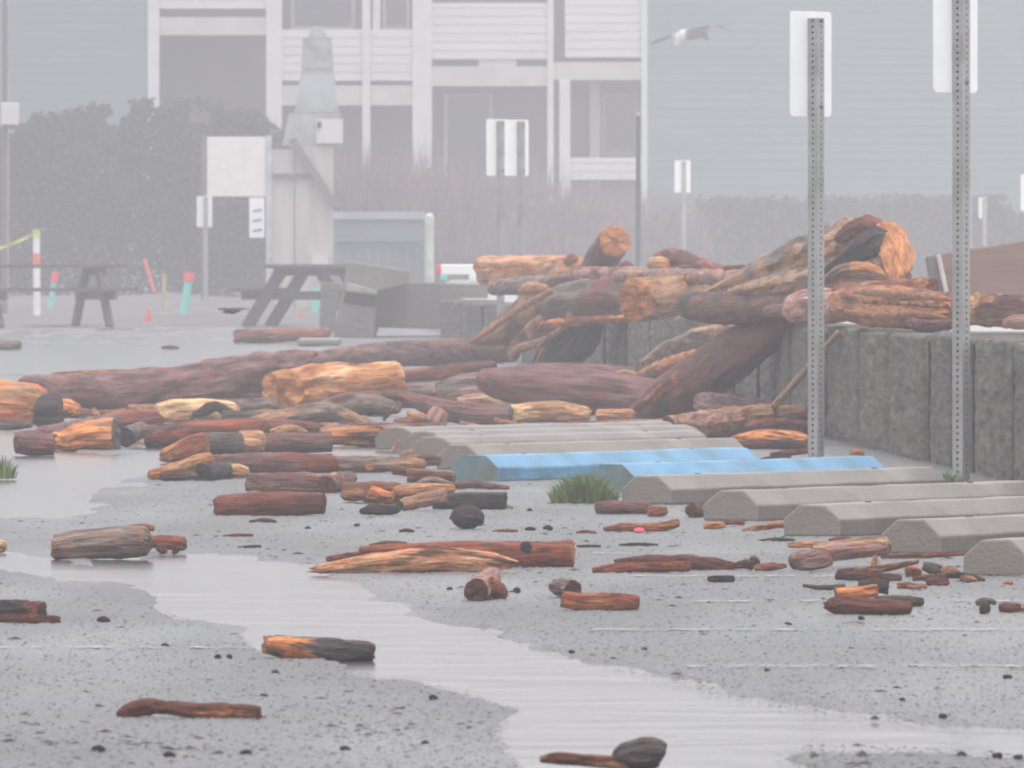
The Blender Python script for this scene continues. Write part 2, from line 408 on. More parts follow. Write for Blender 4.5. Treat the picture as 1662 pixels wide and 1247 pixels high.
# rough verge beyond the lot
R = np.random.RandomState(5)
def verge():
    xs = np.linspace(-40, 40, 161); ys = np.linspace(160, 248, 60)
    X, Y = np.meshgrid(xs, ys); e = np.clip((Y-160)/6, 0, 1)
    Z = -.02+e*(.05+.22*(fbm(X*1.1, Y*.3, 21)-.35)+.12*np.clip((Y-185)/40, 0, 1))
    i = np.arange(X.size).reshape(X.shape)
    q = np.stack([i[:-1, :-1], i[:-1, 1:], i[1:, 1:], i[1:, :-1]], -1).reshape(-1, 4)
    m = mat('verge_soil', (.12, .112, .112), rough=.8, spec=.3, col2=(.19, .18, .178), scale=3, bump=.5, bscale=18, dirt=(.10, .095, .085), dscale=.8)
    tag(np_mesh('verge', np.stack([X, Y, Z], -1).reshape(-1, 3), q, m, True), 'rough muddy verge beyond the flooded lot', kind='structure')
verge()

# gravel and bark crumbs strewn on the asphalt
def crumbs(name, n, rows, size, cols, label, seed, flat=.7, keep=None, long=1.0):
    r = np.random.RandomState(seed)
    g = rows[0]+(rows[1]-rows[0])*r.rand(n); px = r.rand(n)*2300-320
    X = (px-CX)*gd(g)/F; Y = gd(g)
    k = np.ones(n, bool)
    s = np.full(n, 1e9)
    for p in POOLS: s = np.minimum(s, poly_sd(p, px, g))
    k &= s > 8
    if keep is not None: k &= keep(px, g, X, Y, r)
    k &= X < np.array([wx(y)-.1 for y in Y])
    X, Y = X[k], Y[k]; n = len(X)
    sz = size[0]*(size[1]/size[0])**(r.rand(n)**2.2)
    base = np.array([(1, 0, 0), (.3, .95, 0), (-.8, .6, 0), (-.8, -.6, 0), (.3, -.95, 0), (.1, .05, .9), (0, 0, -.3)])
    A = r.rand(n)*6.28; co, si = np.cos(A), np.sin(A)
    b = base[None]*(1+.5*(r.rand(n, 7, 1)-.5)); b = b*sz[:, None, None]*np.array([long, 1, flat])
    x = b[..., 0]*co[:, None]-b[..., 1]*si[:, None]; y = b[..., 0]*si[:, None]+b[..., 1]*co[:, None]
    V = np.stack([x+X[:, None], y+Y[:, None], b[..., 2]+.001], -1).reshape(-1, 3)
    t = np.array([(0, 1, 5), (1, 2, 5), (2, 3, 5), (3, 4, 5), (4, 0, 5)])
    Q = (t[None]+np.arange(n)[:, None, None]*7).reshape(-1, 3)
    m = bpy.data.materials.new(name); m.use_nodes = True; N, L = m.node_tree.nodes, m.node_tree.links; p = N['Principled BSDF']; p.inputs['Roughness'].default_value = .9; p.inputs['Specular IOR Level'].default_value = .12
    g_ = N.new('ShaderNodeNewGeometry'); rp = N.new('ShaderNodeValToRGB'); rp.color_ramp.interpolation = 'CONSTANT'
    L.new(g_.outputs['Random Per Island'], rp.inputs[0]); rp.color_ramp.elements.remove(rp.color_ramp.elements[1])
    for i, c in enumerate(cols):
        e = rp.color_ramp.elements[0] if i == 0 else rp.color_ramp.elements.new(i/len(cols))
        e.color = (*c, 1)
    L.new(rp.outputs[0], p.inputs['Base Color'])
    return tag(np_mesh(name, V, Q, m), label, 'gravel', kind='stuff')
greys = [(.07, .07, .07), (.11, .11, .11), (.17, .17, .165), (.12, .115, .11), (.26, .26, .25), (.2, .2, .195), (.24, .24, .235)]
crumbs('gravel', 80000, (720, 1290), (.0018, .0065), greys, 'grey grit standing on the wet asphalt', 1, .5)
def bands(px, g, X, Y, r):
    w = np.exp(-((g-1195)/32.)**2)*(px < 900)*.9+np.exp(-((g-870)/55.)**2)*.75+np.exp(-((g-975)/22.)**2)*(px > 650)*.45+np.exp(-((g-1225)/22.)**2)*(px > 1300)*.8+.06
    w = w*np.clip(fbm(X*4, Y*.6, 31)*4-1.2, 0.05, 1.3)
    return r.rand(len(px)) < w
crumbs('bark_crumbs', 9000, (770, 1270), (.0025, .012), [(.03, .028, .027), (.06, .045, .04), (.045, .045, .045), (.09, .055, .04), (.04, .036, .03)], 'small dark pebbles and bark crumbs in drifts on the asphalt', 2, .5, bands, 1.8)

# ------------------------------------------------------------------ wheel stops
CONC = mat('weathered_concrete', (.15, .128, .102), rough=.32, spec=.6, col2=(.255, .222, .19), scale=5, bump=.2, bscale=75, dirt=(.13, .112, .09), dscale=2.5)
BLUE = mat('blue_stop_paint', (.11, .28, .44), rough=.42, spec=.45, col2=(.16, .36, .54), scale=4, bump=.2, bscale=50, dirt=(.11, .21, .28), dscale=6)
STOP_PROF = [(-.105, 0), (.105, 0), (.105, .055), (.048, .104), (-.045, .104), (-.105, .055)]
def wheel_stop(px, g, m, label, L=2.2, th=28.9, round_=False, h=1.0):
    A = gnd(px, g); t = math.radians(th); a = Vector((math.sin(t), math.cos(t), 0)); p = Vector((math.cos(t), -math.sin(t), 0))
    prof = STOP_PROF
    if round_: prof = [(-.105, 0), (.105, 0), (.105, .05), (.085, .08), (.05, .1), (0, .106), (-.05, .1), (-.085, .08), (-.105, .05)]
    c = A+p*.105
    n = 14; V = []; k = len(prof)
    for i in range(n+1):
        for q in prof:
            w = c+a*(L*i/n)+p*q[0]+Vector((0, 0, q[1]*h))
            w += Vector((rnd.gauss(0, .0012), rnd.gauss(0, .0012), rnd.gauss(0, .0012) if q[1] > 0 else 0))
            V.append(w)
    f = [(i*k+j, i*k+(j+1) % k, (i+1)*k+(j+1) % k, (i+1)*k+j) for i in range(n) for j in range(k)]+[tuple(range(k))[::-1], tuple(range(n*k, n*k+k))]
    o = obj('wheel_stop', V, f, m, loc=A)
    b = o.modifiers.new('bevel', 'BEVEL'); b.width = .006; b.segments = 2; b.limit_method = 'ANGLE'; b.angle_limit = math.radians(25)
    tag(o, label, 'wheel stop', 'concrete wheel stops in a receding row')
    for s in (.18, .82):
        q = c+a*L*s+Vector((0, 0, .104*h)); mb = MB().tube(q-Vector((0, 0, .02)), q+Vector((0, 0, .003)), .012, .011, 8)
        obj('anchor_pin', mb.v, mb.f, RUST, o, loc=A)
    if m is BLUE:
        e = [c-a*.003+p*q[0]*.985+Vector((0, 0, q[1]*h*.985+.001)) for q in prof]; e2 = [v+a*.0029 for v in e]; kk = len(e)
        obj('weathered_end', e+e2, [tuple(range(kk))[::-1]]+[(j, (j+1) % kk, kk+(j+1) % kk, kk+j) for j in range(kk)], WEAEND, o, loc=A)
    return o
WEAEND = mat('weathered_blue_end', (.085, .19, .225), rough=.7, col2=(.12, .24, .27), scale=14, dirt=(.13, .125, .10), dscale=9)
RUST = mat('rusty_steel', (.09, .06, .045), rough=.7, col2=(.16, .09, .06), scale=40)
wheel_stop(1562, 934, CONC, 'grey concrete wheel stop cut by the picture edge, closest of the row')
wheel_stop(1428, 898, CONC, 'grey wheel stop right behind the yellow-ended log, second of the row')
wheel_stop(1271, 870, CONC, 'grey wheel stop with a small sprouting tuft behind it, third of the row')
wheel_stop(1142, 845, CONC, 'grey wheel stop beside the small dark round end, fourth of the row')
wheel_stop(1008, 818, CONC, 'grey wheel stop just in front of the half-hidden blue one')
wheel_stop(952, 797, BLUE, 'blue painted wheel stop half hidden behind the grass tuft', th=27.5)
wheel_stop(733, 781, BLUE, 'blue painted wheel stop showing its whole weathered end', L=2.35, th=27.5)
wheel_stop(708, 762, CONC, 'grey wheel stop touching the far side of the whole blue one', L=2.4)
wheel_stop(668, 747, CONC, 'round-topped grey wheel stop with chips and stakes at its end', L=2.4, round_=True)
wheel_stop(654, 737, CONC, 'round-topped grey wheel stop squeezed between two others', L=2.5, round_=True)
wheel_stop(609, 730, CONC, 'round-topped grey wheel stop by the orange log end, last of the row', L=2.6, round_=True)

# ------------------------------------------------------------------ retaining wall and the terrace behind it
WALLM = mat('wall_concrete', (.075, .065, .05), rough=.75, spec=.3, col2=(.175, .158, .128), scale=7, stretch=(1, .45, 2.4), bump=1.0, bscale=15, dirt=(.075, .078, .058), dscale=1.2, coord='Object')
TOPM = mat('terrace_concrete', (.30, .29, .275), rough=.3, spec=.5, col2=(.40, .39, .37), scale=1.2, bump=.1, bscale=20)
GAP_SHADE = mat('painted_gap_shade', (.022, .022, .018), rough=.85, spec=.2, col2=(.05, .05, .038), scale=9)  # near-black colour painting the shade of the deep gaps between blocks
wall = empty('retaining_wall', (wx(60), 60, 0), 0, 'rough grey concrete block wall holding up the terrace', 'wall')
J = [38, 41.5, 45, 47.4, 49.2, 51.3, 53.8, 56.3, 57.6, 59.2, 61.9, 64.2, 67.0, 70.1, 71.5, 73.8, 76.5, 79.5, 83.0, 87.3, 91.0, 94.6, 98.5, 102.5, 107, 112, 117, 122, 128, 135]
def rock_block(d0, d1, seed, dz, dx):
    n, mz = max(12, int((d1-d0)*8)), 44; V = []; f = []
    for i in range(n+1):
        d = d0+.1+(d1-d0-.20)*i/n
        for k in range(mz+1):
            z = (tz(d)+dz)*k/mz
            ex = min(i, n-i)/2.0; ez = (mz-k)/1.5
            rnd_ = .016*(max(0, 1-ex)**2+max(0, 1-ez)**2)
            q = noise.noise(Vector((d*1.1+seed, z*7, 3)))*.009+noise.noise(Vector((d*3.2+seed, z*17, 1)))*.011+noise.noise(Vector((d*3.4, z*38, 5)))*.010
            V.append((wx(d)+dx-q*min(1, .25+ex*.4)+rnd_, d, z))
        V.append((wx(d)+dx+.42, d, tz(d)+dz))
    s = mz+2
    for i in range(n):
        for k in range(mz+1): f.append((i*s+k, i*s+k+1, (i+1)*s+k+1, (i+1)*s+k))
    # ends
    for i in (0, n):
        V.append((wx(d0 if i == 0 else d1)+dx+.42, d0+.015 if i == 0 else d1-.015, 0)); e = len(V)-1
        f.append(tuple([i*s+k for k in range(s)]+[e]) if i else tuple([i*s+k for k in range(s)][::-1]+[e]))
    return V, f
for i, (a, b) in enumerate(zip(J, J[1:])):
    v, f = rock_block(a, b, i*9.7, rnd.uniform(-.012, .012), rnd.uniform(-.02, .02))
    v = [(p[0]-wall.location.x, p[1]-wall.location.y, p[2]) for p in v]
    obj('concrete_block', v, f, WALLM, wall, True)
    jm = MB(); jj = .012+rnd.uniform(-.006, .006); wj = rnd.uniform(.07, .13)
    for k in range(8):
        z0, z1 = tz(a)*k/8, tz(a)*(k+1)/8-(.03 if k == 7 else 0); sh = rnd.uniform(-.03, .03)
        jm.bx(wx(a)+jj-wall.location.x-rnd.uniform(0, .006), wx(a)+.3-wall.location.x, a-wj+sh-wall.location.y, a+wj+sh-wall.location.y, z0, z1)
    jm.build('gap_shade_strip', GAP_SHADE, wall)  # strips fill the gaps with painted shade
tv = []; n = 40
for i in range(n+1):
    d = 30+(160-30)*i/n
    tv += [(wx(min(d, 135))+.38-(max(0, d-135)*.028), d, tz(d)-.012), (45, d, tz(d)-.012)]
for x, d in ((tv[-2][0], 246), (45, 246)): tv.append((x, d, tz(d)-.012))
m_ = len(tv)//2
tf = [(2*i, 2*i+1, 2*i+3, 2*i+2) for i in range(m_-1)]
# skirt down to the lot
k0 = len(tv); tv += [(tv[2*i][0], tv[2*i][1], -.05) for i in range(m_)]
tf += [(k0+i, 2*i, 2*i+2, k0+i+1) for i in range(m_-1)]+[(k0, 1, 0)]
tag(obj('terrace', tv, tf, TOPM), 'pale wet terrace behind the block wall', kind='structure')

# ------------------------------------------------------------------ signs on perforated posts
STEEL = mat('galvanised_steel', (.30, .30, .295), rough=.5, spec=.5, col2=(.38, .38, .37), scale=9, metal=.35, stretch=(3, 3, .4), dirt=(.24, .225, .2), dscale=7)
PLATE = mat('sign_plate_back', (.80, .81, .80), rough=.45, spec=.4, var=.04, scale=5)
DARK = mat('dark_hole', (.02, .02, .022), rough=.8, var=.1)
BOLT = mat('bolt_steel', (.10, .09, .12), rough=.5, metal=.5)
def perforated(h, w=.0508, pitch=.0254):
    """square steel tube with a real round hole every inch in all four faces"""
    mb = MB(); n = int(h/pitch); hw = w/2; r = .0062
    for fc in range(4):
        q = fc*math.pi/2; nx = Vector((math.cos(q), math.sin(q), 0)); tx = Vector((-math.sin(q), math.cos(q), 0))
        for k in range(n):
            z = pitch*(k+.5); out = []; inn = []
            for j in range(8):
                a = math.pi/8+j*math.pi/4
                inn.append(nx*hw+tx*r*math.cos(a)+Vector((0, 0, z+r*math.sin(a))))
                cx, cz = math.cos(a), math.sin(a); s = max(abs(cx), abs(cz))
                out.append(nx*hw+tx*hw*cx/s+Vector((0, 0, z+pitch/2*cz/s)))
            mb.add(out+inn, [(j, (j+1) % 8, 8+(j+1) % 8, 8+j) for j in range(8)])
            c0 = [nx*hw+tx*hw*sx+Vector((0, 0, z+pitch/2*sz_)) for sx, sz_ in ((1, 1), (-1, 1), (-1, -1), (1, -1))]
            for (j0, j1), c in zip(((0, 1), (2, 3), (4, 5), (6, 7)), c0): mb.add([out[j0], c, out[j1]], [(0, 1, 2)])
    mb.add([(-hw, -hw, n*pitch), (hw, -hw, n*pitch), (hw, hw, n*pitch), (-hw, hw, n*pitch)], [(0, 1, 2, 3)])
    return mb
def plate_mesh(w, h, r=.02, t=.003):
    o = []
    for cx, cz, a0 in ((w/2-r, h/2-r, 0), (-w/2+r, h/2-r, 90), (-w/2+r, -h/2+r, 180), (w/2-r, -h/2+r, 270)):
        for k in range(5):
            a = math.radians(a0+k*22.5); o.append((cx+r*math.cos(a), cz+r*math.sin(a)))
    n = len(o); v = [(x, -t/2, z) for x, z in o]+[(x, t/2, z) for x, z in o]
    return v, [tuple(range(n)), tuple(range(n, 2*n))[::-1]]+[(k, n+k, n+(k+1) % n, (k+1) % n) for k in range(n)]
def sign(px, d, top, label, face=53, sink=0, pw=.305, ph=.457, detail=True, z0=0, plate_top=None, post_h=None):
    """sign seen from behind: face = turn of the plate away from the lens, in degrees"""
    zt = H+(YH-top)*d/F
    b = at(px, 0, d); b.z = z0
    t = empty('parking_sign', b, math.radians(face)-math.pi/2, label, 'sign', 'parking signs on steel posts seen from behind')
    hgt = (post_h or zt)-z0
    if detail: mb = perforated(hgt); mb.build('post', STEEL, t)
    else: MB().box((0, 0, hgt/2), (.045, .045, hgt)).build('post', STEEL, t)
    # local +x is the face of the post that looks towards the lens on its right; the plate hangs on the far side
    v, f = plate_mesh(pw, ph)
    M = Matrix.Rotation(math.pi/2, 3, 'Z'); zc = (plate_top if plate_top else zt)-z0-ph/2+.012
    v = [M @ Vector(q)+Vector((-.0285, 0, zc)) for q in v]
    obj('sign_plate', v, f, PLATE, t)
    for s in (-.41, .41): MB().tube((.024, 0, zc+s*ph), (.034, 0, zc+s*ph), .008, .007, 6).build('bolt', BOLT, t)
    return t
sign(1324.5, gd(752), 23, 'white-backed parking sign whose whole plate shows, on the post behind the blue stops')
sign(1560, gd(781), -30, 'white-backed parking sign on the tallest post, its plate cut by the picture top')
sign(812.5, 109.5, 196, 'narrow white sign on the thin post nearer the apartment posts, one of a close pair', detail=False, z0=0)
sign(846, 110.5, 197, 'narrow white sign on the thin post of the pair next to the dark bare pole', detail=False, face=57, z0=0)
sign(1110, 193, 262, 'small faint white sign alone in front of the teal siding', detail=False, face=42, z0=tz(193))
sign(334, 201, 320, 'small white sign standing under the corner of the blank notice board', detail=False, face=43)
sign(1573, 150, 272, 'narrow white sign peeping out behind the tallest perforated post', detail=False, face=70, z0=tz(150))
sign(1598, 196, 322, 'low faint sign half hidden behind the tallest perforated post', detail=False, face=66, ph=.3, z0=tz(196))
sign(1672, 170, 285, 'white sign cut off by the picture edge above the tilted timber', detail=False, face=50, z0=tz(170))
def lone_pole():
    b = at(1036, 0, 119); b.z = tz(119)-.01
    t = empty('steel_pole', b, math.radians(20), 'bare dark pole without a plate rising behind the log heap', 'pole')
    MB().tube((0, 0, 0), (0, 0, 1.66), .024, .02, 10).build('pole', mat('dark_pole', (.13, .14, .15), .5), t)
    MB().tube((0, 0, 1.66), (0, 0, 1.69), .024, .012, 10).build('cap', STEEL, t)
lone_pole()

# ------------------------------------------------------------------ apartment building across the end of the lot
BD = 250.0
def bx_(px): return (px-CX)*BD/F
def bz(py): return H+(YH-py)*BD/F
def siding(name, col, col2):
    m = mat(name, col, rough=.6, spec=.3, col2=col2, scale=1.3, stretch=(.4, 1, 3))
    return m
TEAL = siding('teal_siding', (.125, .18, .178), (.15, .205, .205))
WHITE = mat('white_trim', (.54, .53, .52), rough=.55, var=.07, scale=2)
PANEL = siding('white_siding', (.48, .47, .46), (.55, .54, .53))
BEIGE = mat('beige_beam', (.44, .41, .375), rough=.6, var=.1, scale=2)
GLASS = mat('dark_window', (.035, .04, .05), rough=.12, spec=.6, var=.2, scale=2)
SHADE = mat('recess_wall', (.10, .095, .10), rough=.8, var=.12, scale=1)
ROOFM = mat('roof_shingles', (.08, .08, .085), rough=.85, scale=8)
apt = empty('apartment_building', (0, BD, 0), 0, 'teal and white apartment building with balconies fading into the mist', 'building')
def part(mb, name, m, bevel=0): return mb.build(name, m, apt)
def laps(mb, x0, x1, y, z0, z1, lap=.16, t=.014):
    """overlapping boards: each course leans out at its foot"""
    z = z0
    while z < z1-.001:
        e = min(z+lap, z1)
        mb.add([(x0, y-t, z), (x1, y-t, z), (x1, y-.004, e), (x0, y-.004, e), (x0, y-t, z), (x1, y-t, z), (x1, y, z), (x0, y, z)], [(0, 1, 2, 3), (7, 6, 5, 4)])
        z = e
TOPZ = 9.6
xL0, xL1, xR0, xR1 = bx_(-1100), bx_(240), bx_(1050), bx_(2700)
mb = MB(); laps(mb, xL0, xL1, 0, 0, TOPZ); mb.bx(xL0, xL1, .002, 8, 0, TOPZ); part(mb, 'siding_wall', TEAL)
mb = MB(); laps(mb, xR0, xR1, 0, 0, TOPZ); mb.bx(xR0, xR1, .002, 8, 0, TOPZ); part(mb, 'siding_wall', TEAL)
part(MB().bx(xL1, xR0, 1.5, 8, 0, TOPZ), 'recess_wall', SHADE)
part(MB().bx(xL0-.4, xR1+.4, -.5, 8.5, TOPZ, TOPZ+.25).prism([(-.6, 0), (9.2, 0), (4.2, 1.7)], (xL0-.5, 0, TOPZ+.25), (xR1+.5, 0, TOPZ+.25), Vector((0, 1, 0))), 'roof', ROOFM)
def post(x0, x1, y0, y1, dep=.22, off=-.05, m=WHITE): part(MB().bx(bx_(x0), bx_(x1), off, off+dep, max(0, bz(y1)), min(TOPZ, bz(y0))), 'post', m)
def panel(x0, x1, y0, y1, off=.02):
    mb = MB(); laps(mb, bx_(x0), bx_(x1), off, bz(y1), bz(y0)); mb.bx(bx_(x0), bx_(x1), off+.003, off+.1, bz(y1), bz(y0)); part(mb, 'balcony_panel', PANEL)
def beam(x0, x1, y0, y1, m=BEIGE, off=0.0): part(MB().bx(bx_(x0), bx_(x1), off, off+.25, bz(y1), bz(y0)), 'beam', m)
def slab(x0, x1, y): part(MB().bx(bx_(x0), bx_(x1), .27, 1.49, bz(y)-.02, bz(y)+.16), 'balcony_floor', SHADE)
def window(x0, x1, y0, y1, off=1.42):
    fr = MB(); a, b, z0, z1 = bx_(x0), bx_(x1), bz(y1), bz(y0)
    for q in ((a, a+.06, z0, z1), (b-.06, b, z0, z1), (a+.06, b-.06, z0, z0+.06), (a+.06, b-.06, z1-.06, z1)): fr.bx(q[0], q[1], off, off+.06, q[2], q[3])
    f = fr.build('window', WHITE, apt); MB().bx(a+.06, b-.06, off+.02, off+.04, z0+.06, z1-.06).build('pane', GLASS, f)
post(240, 258.5, -400, 520); post(432, 457.5, -400, 520); post(588, 601, -400, 520); post(669.5, 701, -400, 520, .34)
post(888.5, 898.5, -400, 520); post(908, 925.5, 129, 520); post(1041, 1051, -400, 520)
post(605, 617, -400, 50, .15, .1)
# bay 1
beam(258.5, 432, 28, 57); panel(258.5, 432, -60, 14); slab(258.5, 432, 57)
# bay 2, 3
panel(457.5, 588, 48, 131); beam(457.5, 588, 139, 171); slab(457.5, 588, 170); panel(601, 669.5, 48, 131); beam(601, 669.5, 139, 171); slab(601, 669.5, 170)
window(470, 575, -80, 46); window(620, 664, -80, 46)
# bay 4
panel(701, 888.5, 5, 96); part(MB().bx(bx_(777), bx_(838), .05, .16, bz(108), bz(96.5)), 'balcony_bracket', PANEL); beam(701, 888.5, 108, 140); slab(701, 888.5, 140)
window(720, 800, 150, 330)
# bay 5
panel(917, 1041, -10, 93); beam(898.5, 1041, 101, 130); slab(898.5, 1041, 130)
panel(925.5, 1041, 256, 292); part(MB().bx(bx_(958), bx_(975), 1.0, 1.2, 0, bz(130)), 'post', WHITE); window(978, 1036, 150, 252); slab(925.5, 1041, 292)
panel(898.5, 917, -200, -10)
for x0, x1 in ((258.5, 432), (457.5, 588), (601, 669.5), (701, 888.5), (925.5, 1041)):   # the storey above
    panel(x0, x1, -320, -215); beam(x0, x1, -200, -170); slab(x0, x1, -170)

# ------------------------------------------------------------------ hedges and bare shrubs
HEDGE = mat('hedge_leaves', (.05, .055, .046), rough=.95, spec=.08, col2=(.07, .074, .06), scale=3)
TWIG = mat('bare_twigs', (.15, .10, .105), rough=.8, col2=(.27, .195, .195), scale=4)
TRUNKM = mat('shrub_bark', (.09, .075, .065), rough=.85)
def leafcloud(name, P, size, m, parent=None, seed=1, loc=(0, 0, 0)):
    r = np.random.RandomState(seed); n = len(P)
    a = r.randn(n, 3); a /= np.linalg.norm(a, axis=1)[:, None]; b = np.cross(a, r.randn(n, 3)); b /= np.linalg.norm(b, axis=1)[:, None]
    s = size*(.6+.8*r.rand(n, 1)); a = a*s; b = b*s*.55
    V = np.stack([P-a, P+b, P+a, P-b], 1).reshape(-1, 3)-np.array(loc)
    Q = np.arange(4*n).reshape(n, 4)
    o = np_mesh(name, V, Q, m); o.parent = parent
    if parent is None: o.location = loc
    return o
def hedge_pts(x0, x1, y0, y1, top, n, seed, z0=0):
    r = np.random.RandomState(seed); x = x0+(x1-x0)*r.rand(n); y = y0+(y1-y0)*r.rand(n)**1.7
    t = np.array([top(q) for q in x])
    bump = .16*(fbm(x*1.6+50, y*1.6, seed+3)-.45)*4*.35+.1*r.rand(n)
    z = z0+(t+bump-z0)*r.rand(n)**.7
    keep = fbm(x*2.3+20, z*2.3+9, seed+5, 3) > .10+.27*np.clip((z-t+.5)/.5, 0, 1)
    return np.stack([x, y+.35*(fbm(x*2, z*2, seed+8)-.4), z], -1)[keep]
dh = 222.0
def hx(px, d=dh): return (px-CX)*d/F
def hz(py, d=dh): return H+(YH-py)*d/F
def topL(x):
    px = CX+x*F/dh
    return float(np.interp(px, [-700, 0, 120, 240, 330, 420, 470], [hz(205), hz(200), hz(186), hz(168), hz(172), hz(186), hz(235)]))
hl = empty('hedge', (hx(150), dh+.6, 0), 0, 'tall dark hedge behind the picnic tables and the notice board', 'hedge')
leafcloud('foliage', hedge_pts(hx(-560), hx(470), dh, dh+1.6, topL, 60000, 41)-np.array(hl.location), .06, HEDGE, hl, 3)
mb = MB()
for i in range(16):
    x = hx(-500+i*62)-hl.location.x; mb.tube((x, .2, 0), (x+rnd.uniform(-.2, .2), .3, 1.6), .035, .02, 6)
mb.build('stem', TRUNKM, hl)
dr = 243.0
rb_ = empty('hedge', (hx(1400, dr), dr, 0), 0, 'low grey flat-topped hedge along the foot of the teal siding', 'hedge')
leafcloud('foliage', hedge_pts(hx(1130, dr), hx(2500, dr), dr-.7, dr+.5, lambda x: hz(327, dr), 40000, 47)-np.array(rb_.location), .07, HEDGE, rb_, 5)
mb = MB()
for i in range(14):
    x = hx(1150+i*95, dr)-rb_.location.x; mb.tube((x, 0, 0), (x+rnd.uniform(-.15, .15), .1, 1.3), .03, .015, 6)
mb.build('stem', TRUNKM, rb_)
def shrub(px, d, top, halfw, label, seed):
    x, zt = hx(px, d), hz(top, d); wv = halfw*d/F; r = random.Random(seed)
    t = empty('bare_shrub', (x, d, 0), 0, label, 'shrub', 'leafless shrubs along the apartment building')
    mb = MB(); st = MB()
    for k in range(9):
        a = r.uniform(-1, 1); st.tube((a*.15, r.uniform(-.2, .2), 0), (a*wv*.6, r.uniform(-.5, .5), zt*.5), .022, .012, 5)
    for k in range(1150):
        h0 = r.uniform(.0, .7)*zt; a = r.gauss(0, .5); z1 = min(zt*(1-.22*a*a)*r.uniform(.72, 1.03), h0+r.uniform(.5, 1.3)); z1 = max(z1, h0+.2)
        p = Vector((a*wv*(.5+.5*h0/zt), r.uniform(-.6, .6), h0)); q = p+Vector((r.gauss(a*.14, .17), r.gauss(0, .15), z1-h0))
        wd = r.uniform(.005, .013); u = Vector((wd, 0, 0)); w = Vector((0, wd, 0))
        mb.add([p-u, p+u, q], [(0, 1, 2)]); mb.add([p-w, p+w, q], [(0, 1, 2)])
    st.build('stem', TRUNKM, t); mb.build('twigs', TWIG, t)
for i, a in enumerate(((330, 228, 176, 120, 'leafless shrub showing over the notice board'), (440, 226, 182, 110, 'leafless shrub behind the beige plinth'),
        (545, 233, 190, 105, 'leafless shrub rising beside the white box of the tower'), (620, 229, 205, 95, 'leafless shrub behind the blue-grey container'),
        (690, 236, 206, 90, 'leafless shrub against the wide white apartment post'), (765, 231, 232, 95, 'leafless shrub behind the close pair of signs'),
        (850, 237, 236, 90, 'leafless shrub under the dark balcony opening'), (930, 232, 268, 90, 'leafless shrub below the white ground-floor panel'),
        (1005, 238, 276, 85, 'leafless shrub behind the bare dark pole'), (1090, 234, 300, 80, 'leafless shrub behind the lone faint sign'))): shrub(*a, 100+i)

# ------------------------------------------------------------------ weathered tower on its plinth, notice board, container
WEA = mat('weathered_paint', (.33, .35, .35), rough=.85, spec=.1, col2=(.40, .42, .42), scale=2.5, dirt=(.22, .22, .2), dscale=2)
PLI = mat('beige_plinth', (.36, .335, .30), rough=.8, col2=(.45, .42, .38), scale=2, stretch=(3, 3, .5))
GREYW = mat('grey_timber', (.11, .10, .10), rough=.8, col2=(.17, .155, .145), scale=5, stretch=(1, 1, 6))
td = 199.0
def tx(px): return (px-490)*td/F
def tzz(py): return H+(YH-py)*td/F
tw = empty('weathered_tower', (hx(490, td), td, 0), 0, 'pale grey stepped tower with a slanting brace on a beige plinth', 'tower')
MB().bx(tx(442), tx(478), -.28, .3, 0, tzz(243)).bx(tx(479.5), tx(541), -.3, .3, 0, tzz(238)).build('plinth', PLI, tw)
MB().bx(tx(442), tx(520), -.34, -.301, tzz(290), tzz(282)).build('plinth_band', GREYW, tw)
def taper(mb, xa0, xa1, za, xb0, xb1, zb, y=.28, yb=.24):
    v = [(xa0, -y, za), (xa1, -y, za), (xa1, y, za), (xa0, y, za), (xb0, -yb, zb), (xb1, -yb, zb), (xb1, yb, zb), (xb0, yb, zb)]
    return mb.add(v, [(3, 2, 1, 0), (4, 5, 6, 7), (0, 1, 5, 4), (1, 2, 6, 5), (2, 3, 7, 6), (3, 0, 4, 7)])
mb = MB(); taper(mb, tx(458), tx(556), tzz(237), tx(470), tx(552), tzz(184)); mb.build('skirt', WEA, tw)
mb = MB(); taper(mb, tx(478), tx(550), tzz(183), tx(490), tx(541), tzz(112), .2, .17); mb.build('shaft', WEA, tw)
mb = MB(); taper(mb, tx(489), tx(541), tzz(111), tx(492), tx(538), tzz(62), .2, .2); taper(mb, tx(500), tx(532), tzz(61.5), tx(508), tx(523), tzz(44), .12, .1); mb.build('lantern', mat('faded_lantern', (.27, .28, .285), .8, spec=.1), tw)
MB().bx(tx(514), tx(557), -.36, -.285, tzz(233), tzz(194)).build('white_box', WHITE, tw)
MB().tube((tx(519), -.37, tzz(208)), (tx(519), -.365, tzz(198)), .03, .03, 8).build('hole', DARK, tw)
a = Vector((tx(474), -.38, tzz(226))); b = Vector((tx(546), -.38, tzz(336))); e = (b-a); an = math.atan2(e.x, -e.z)
MB().box((a+b)/2, (.11, .08, e.length), Matrix.Rotation(-an, 3, 'Y')).build('brace', GREYW, tw)
MB().bx(tx(507), tx(533), -.42, -.301, tzz(432), tzz(414)).build('letter_box', WHITE, tw)

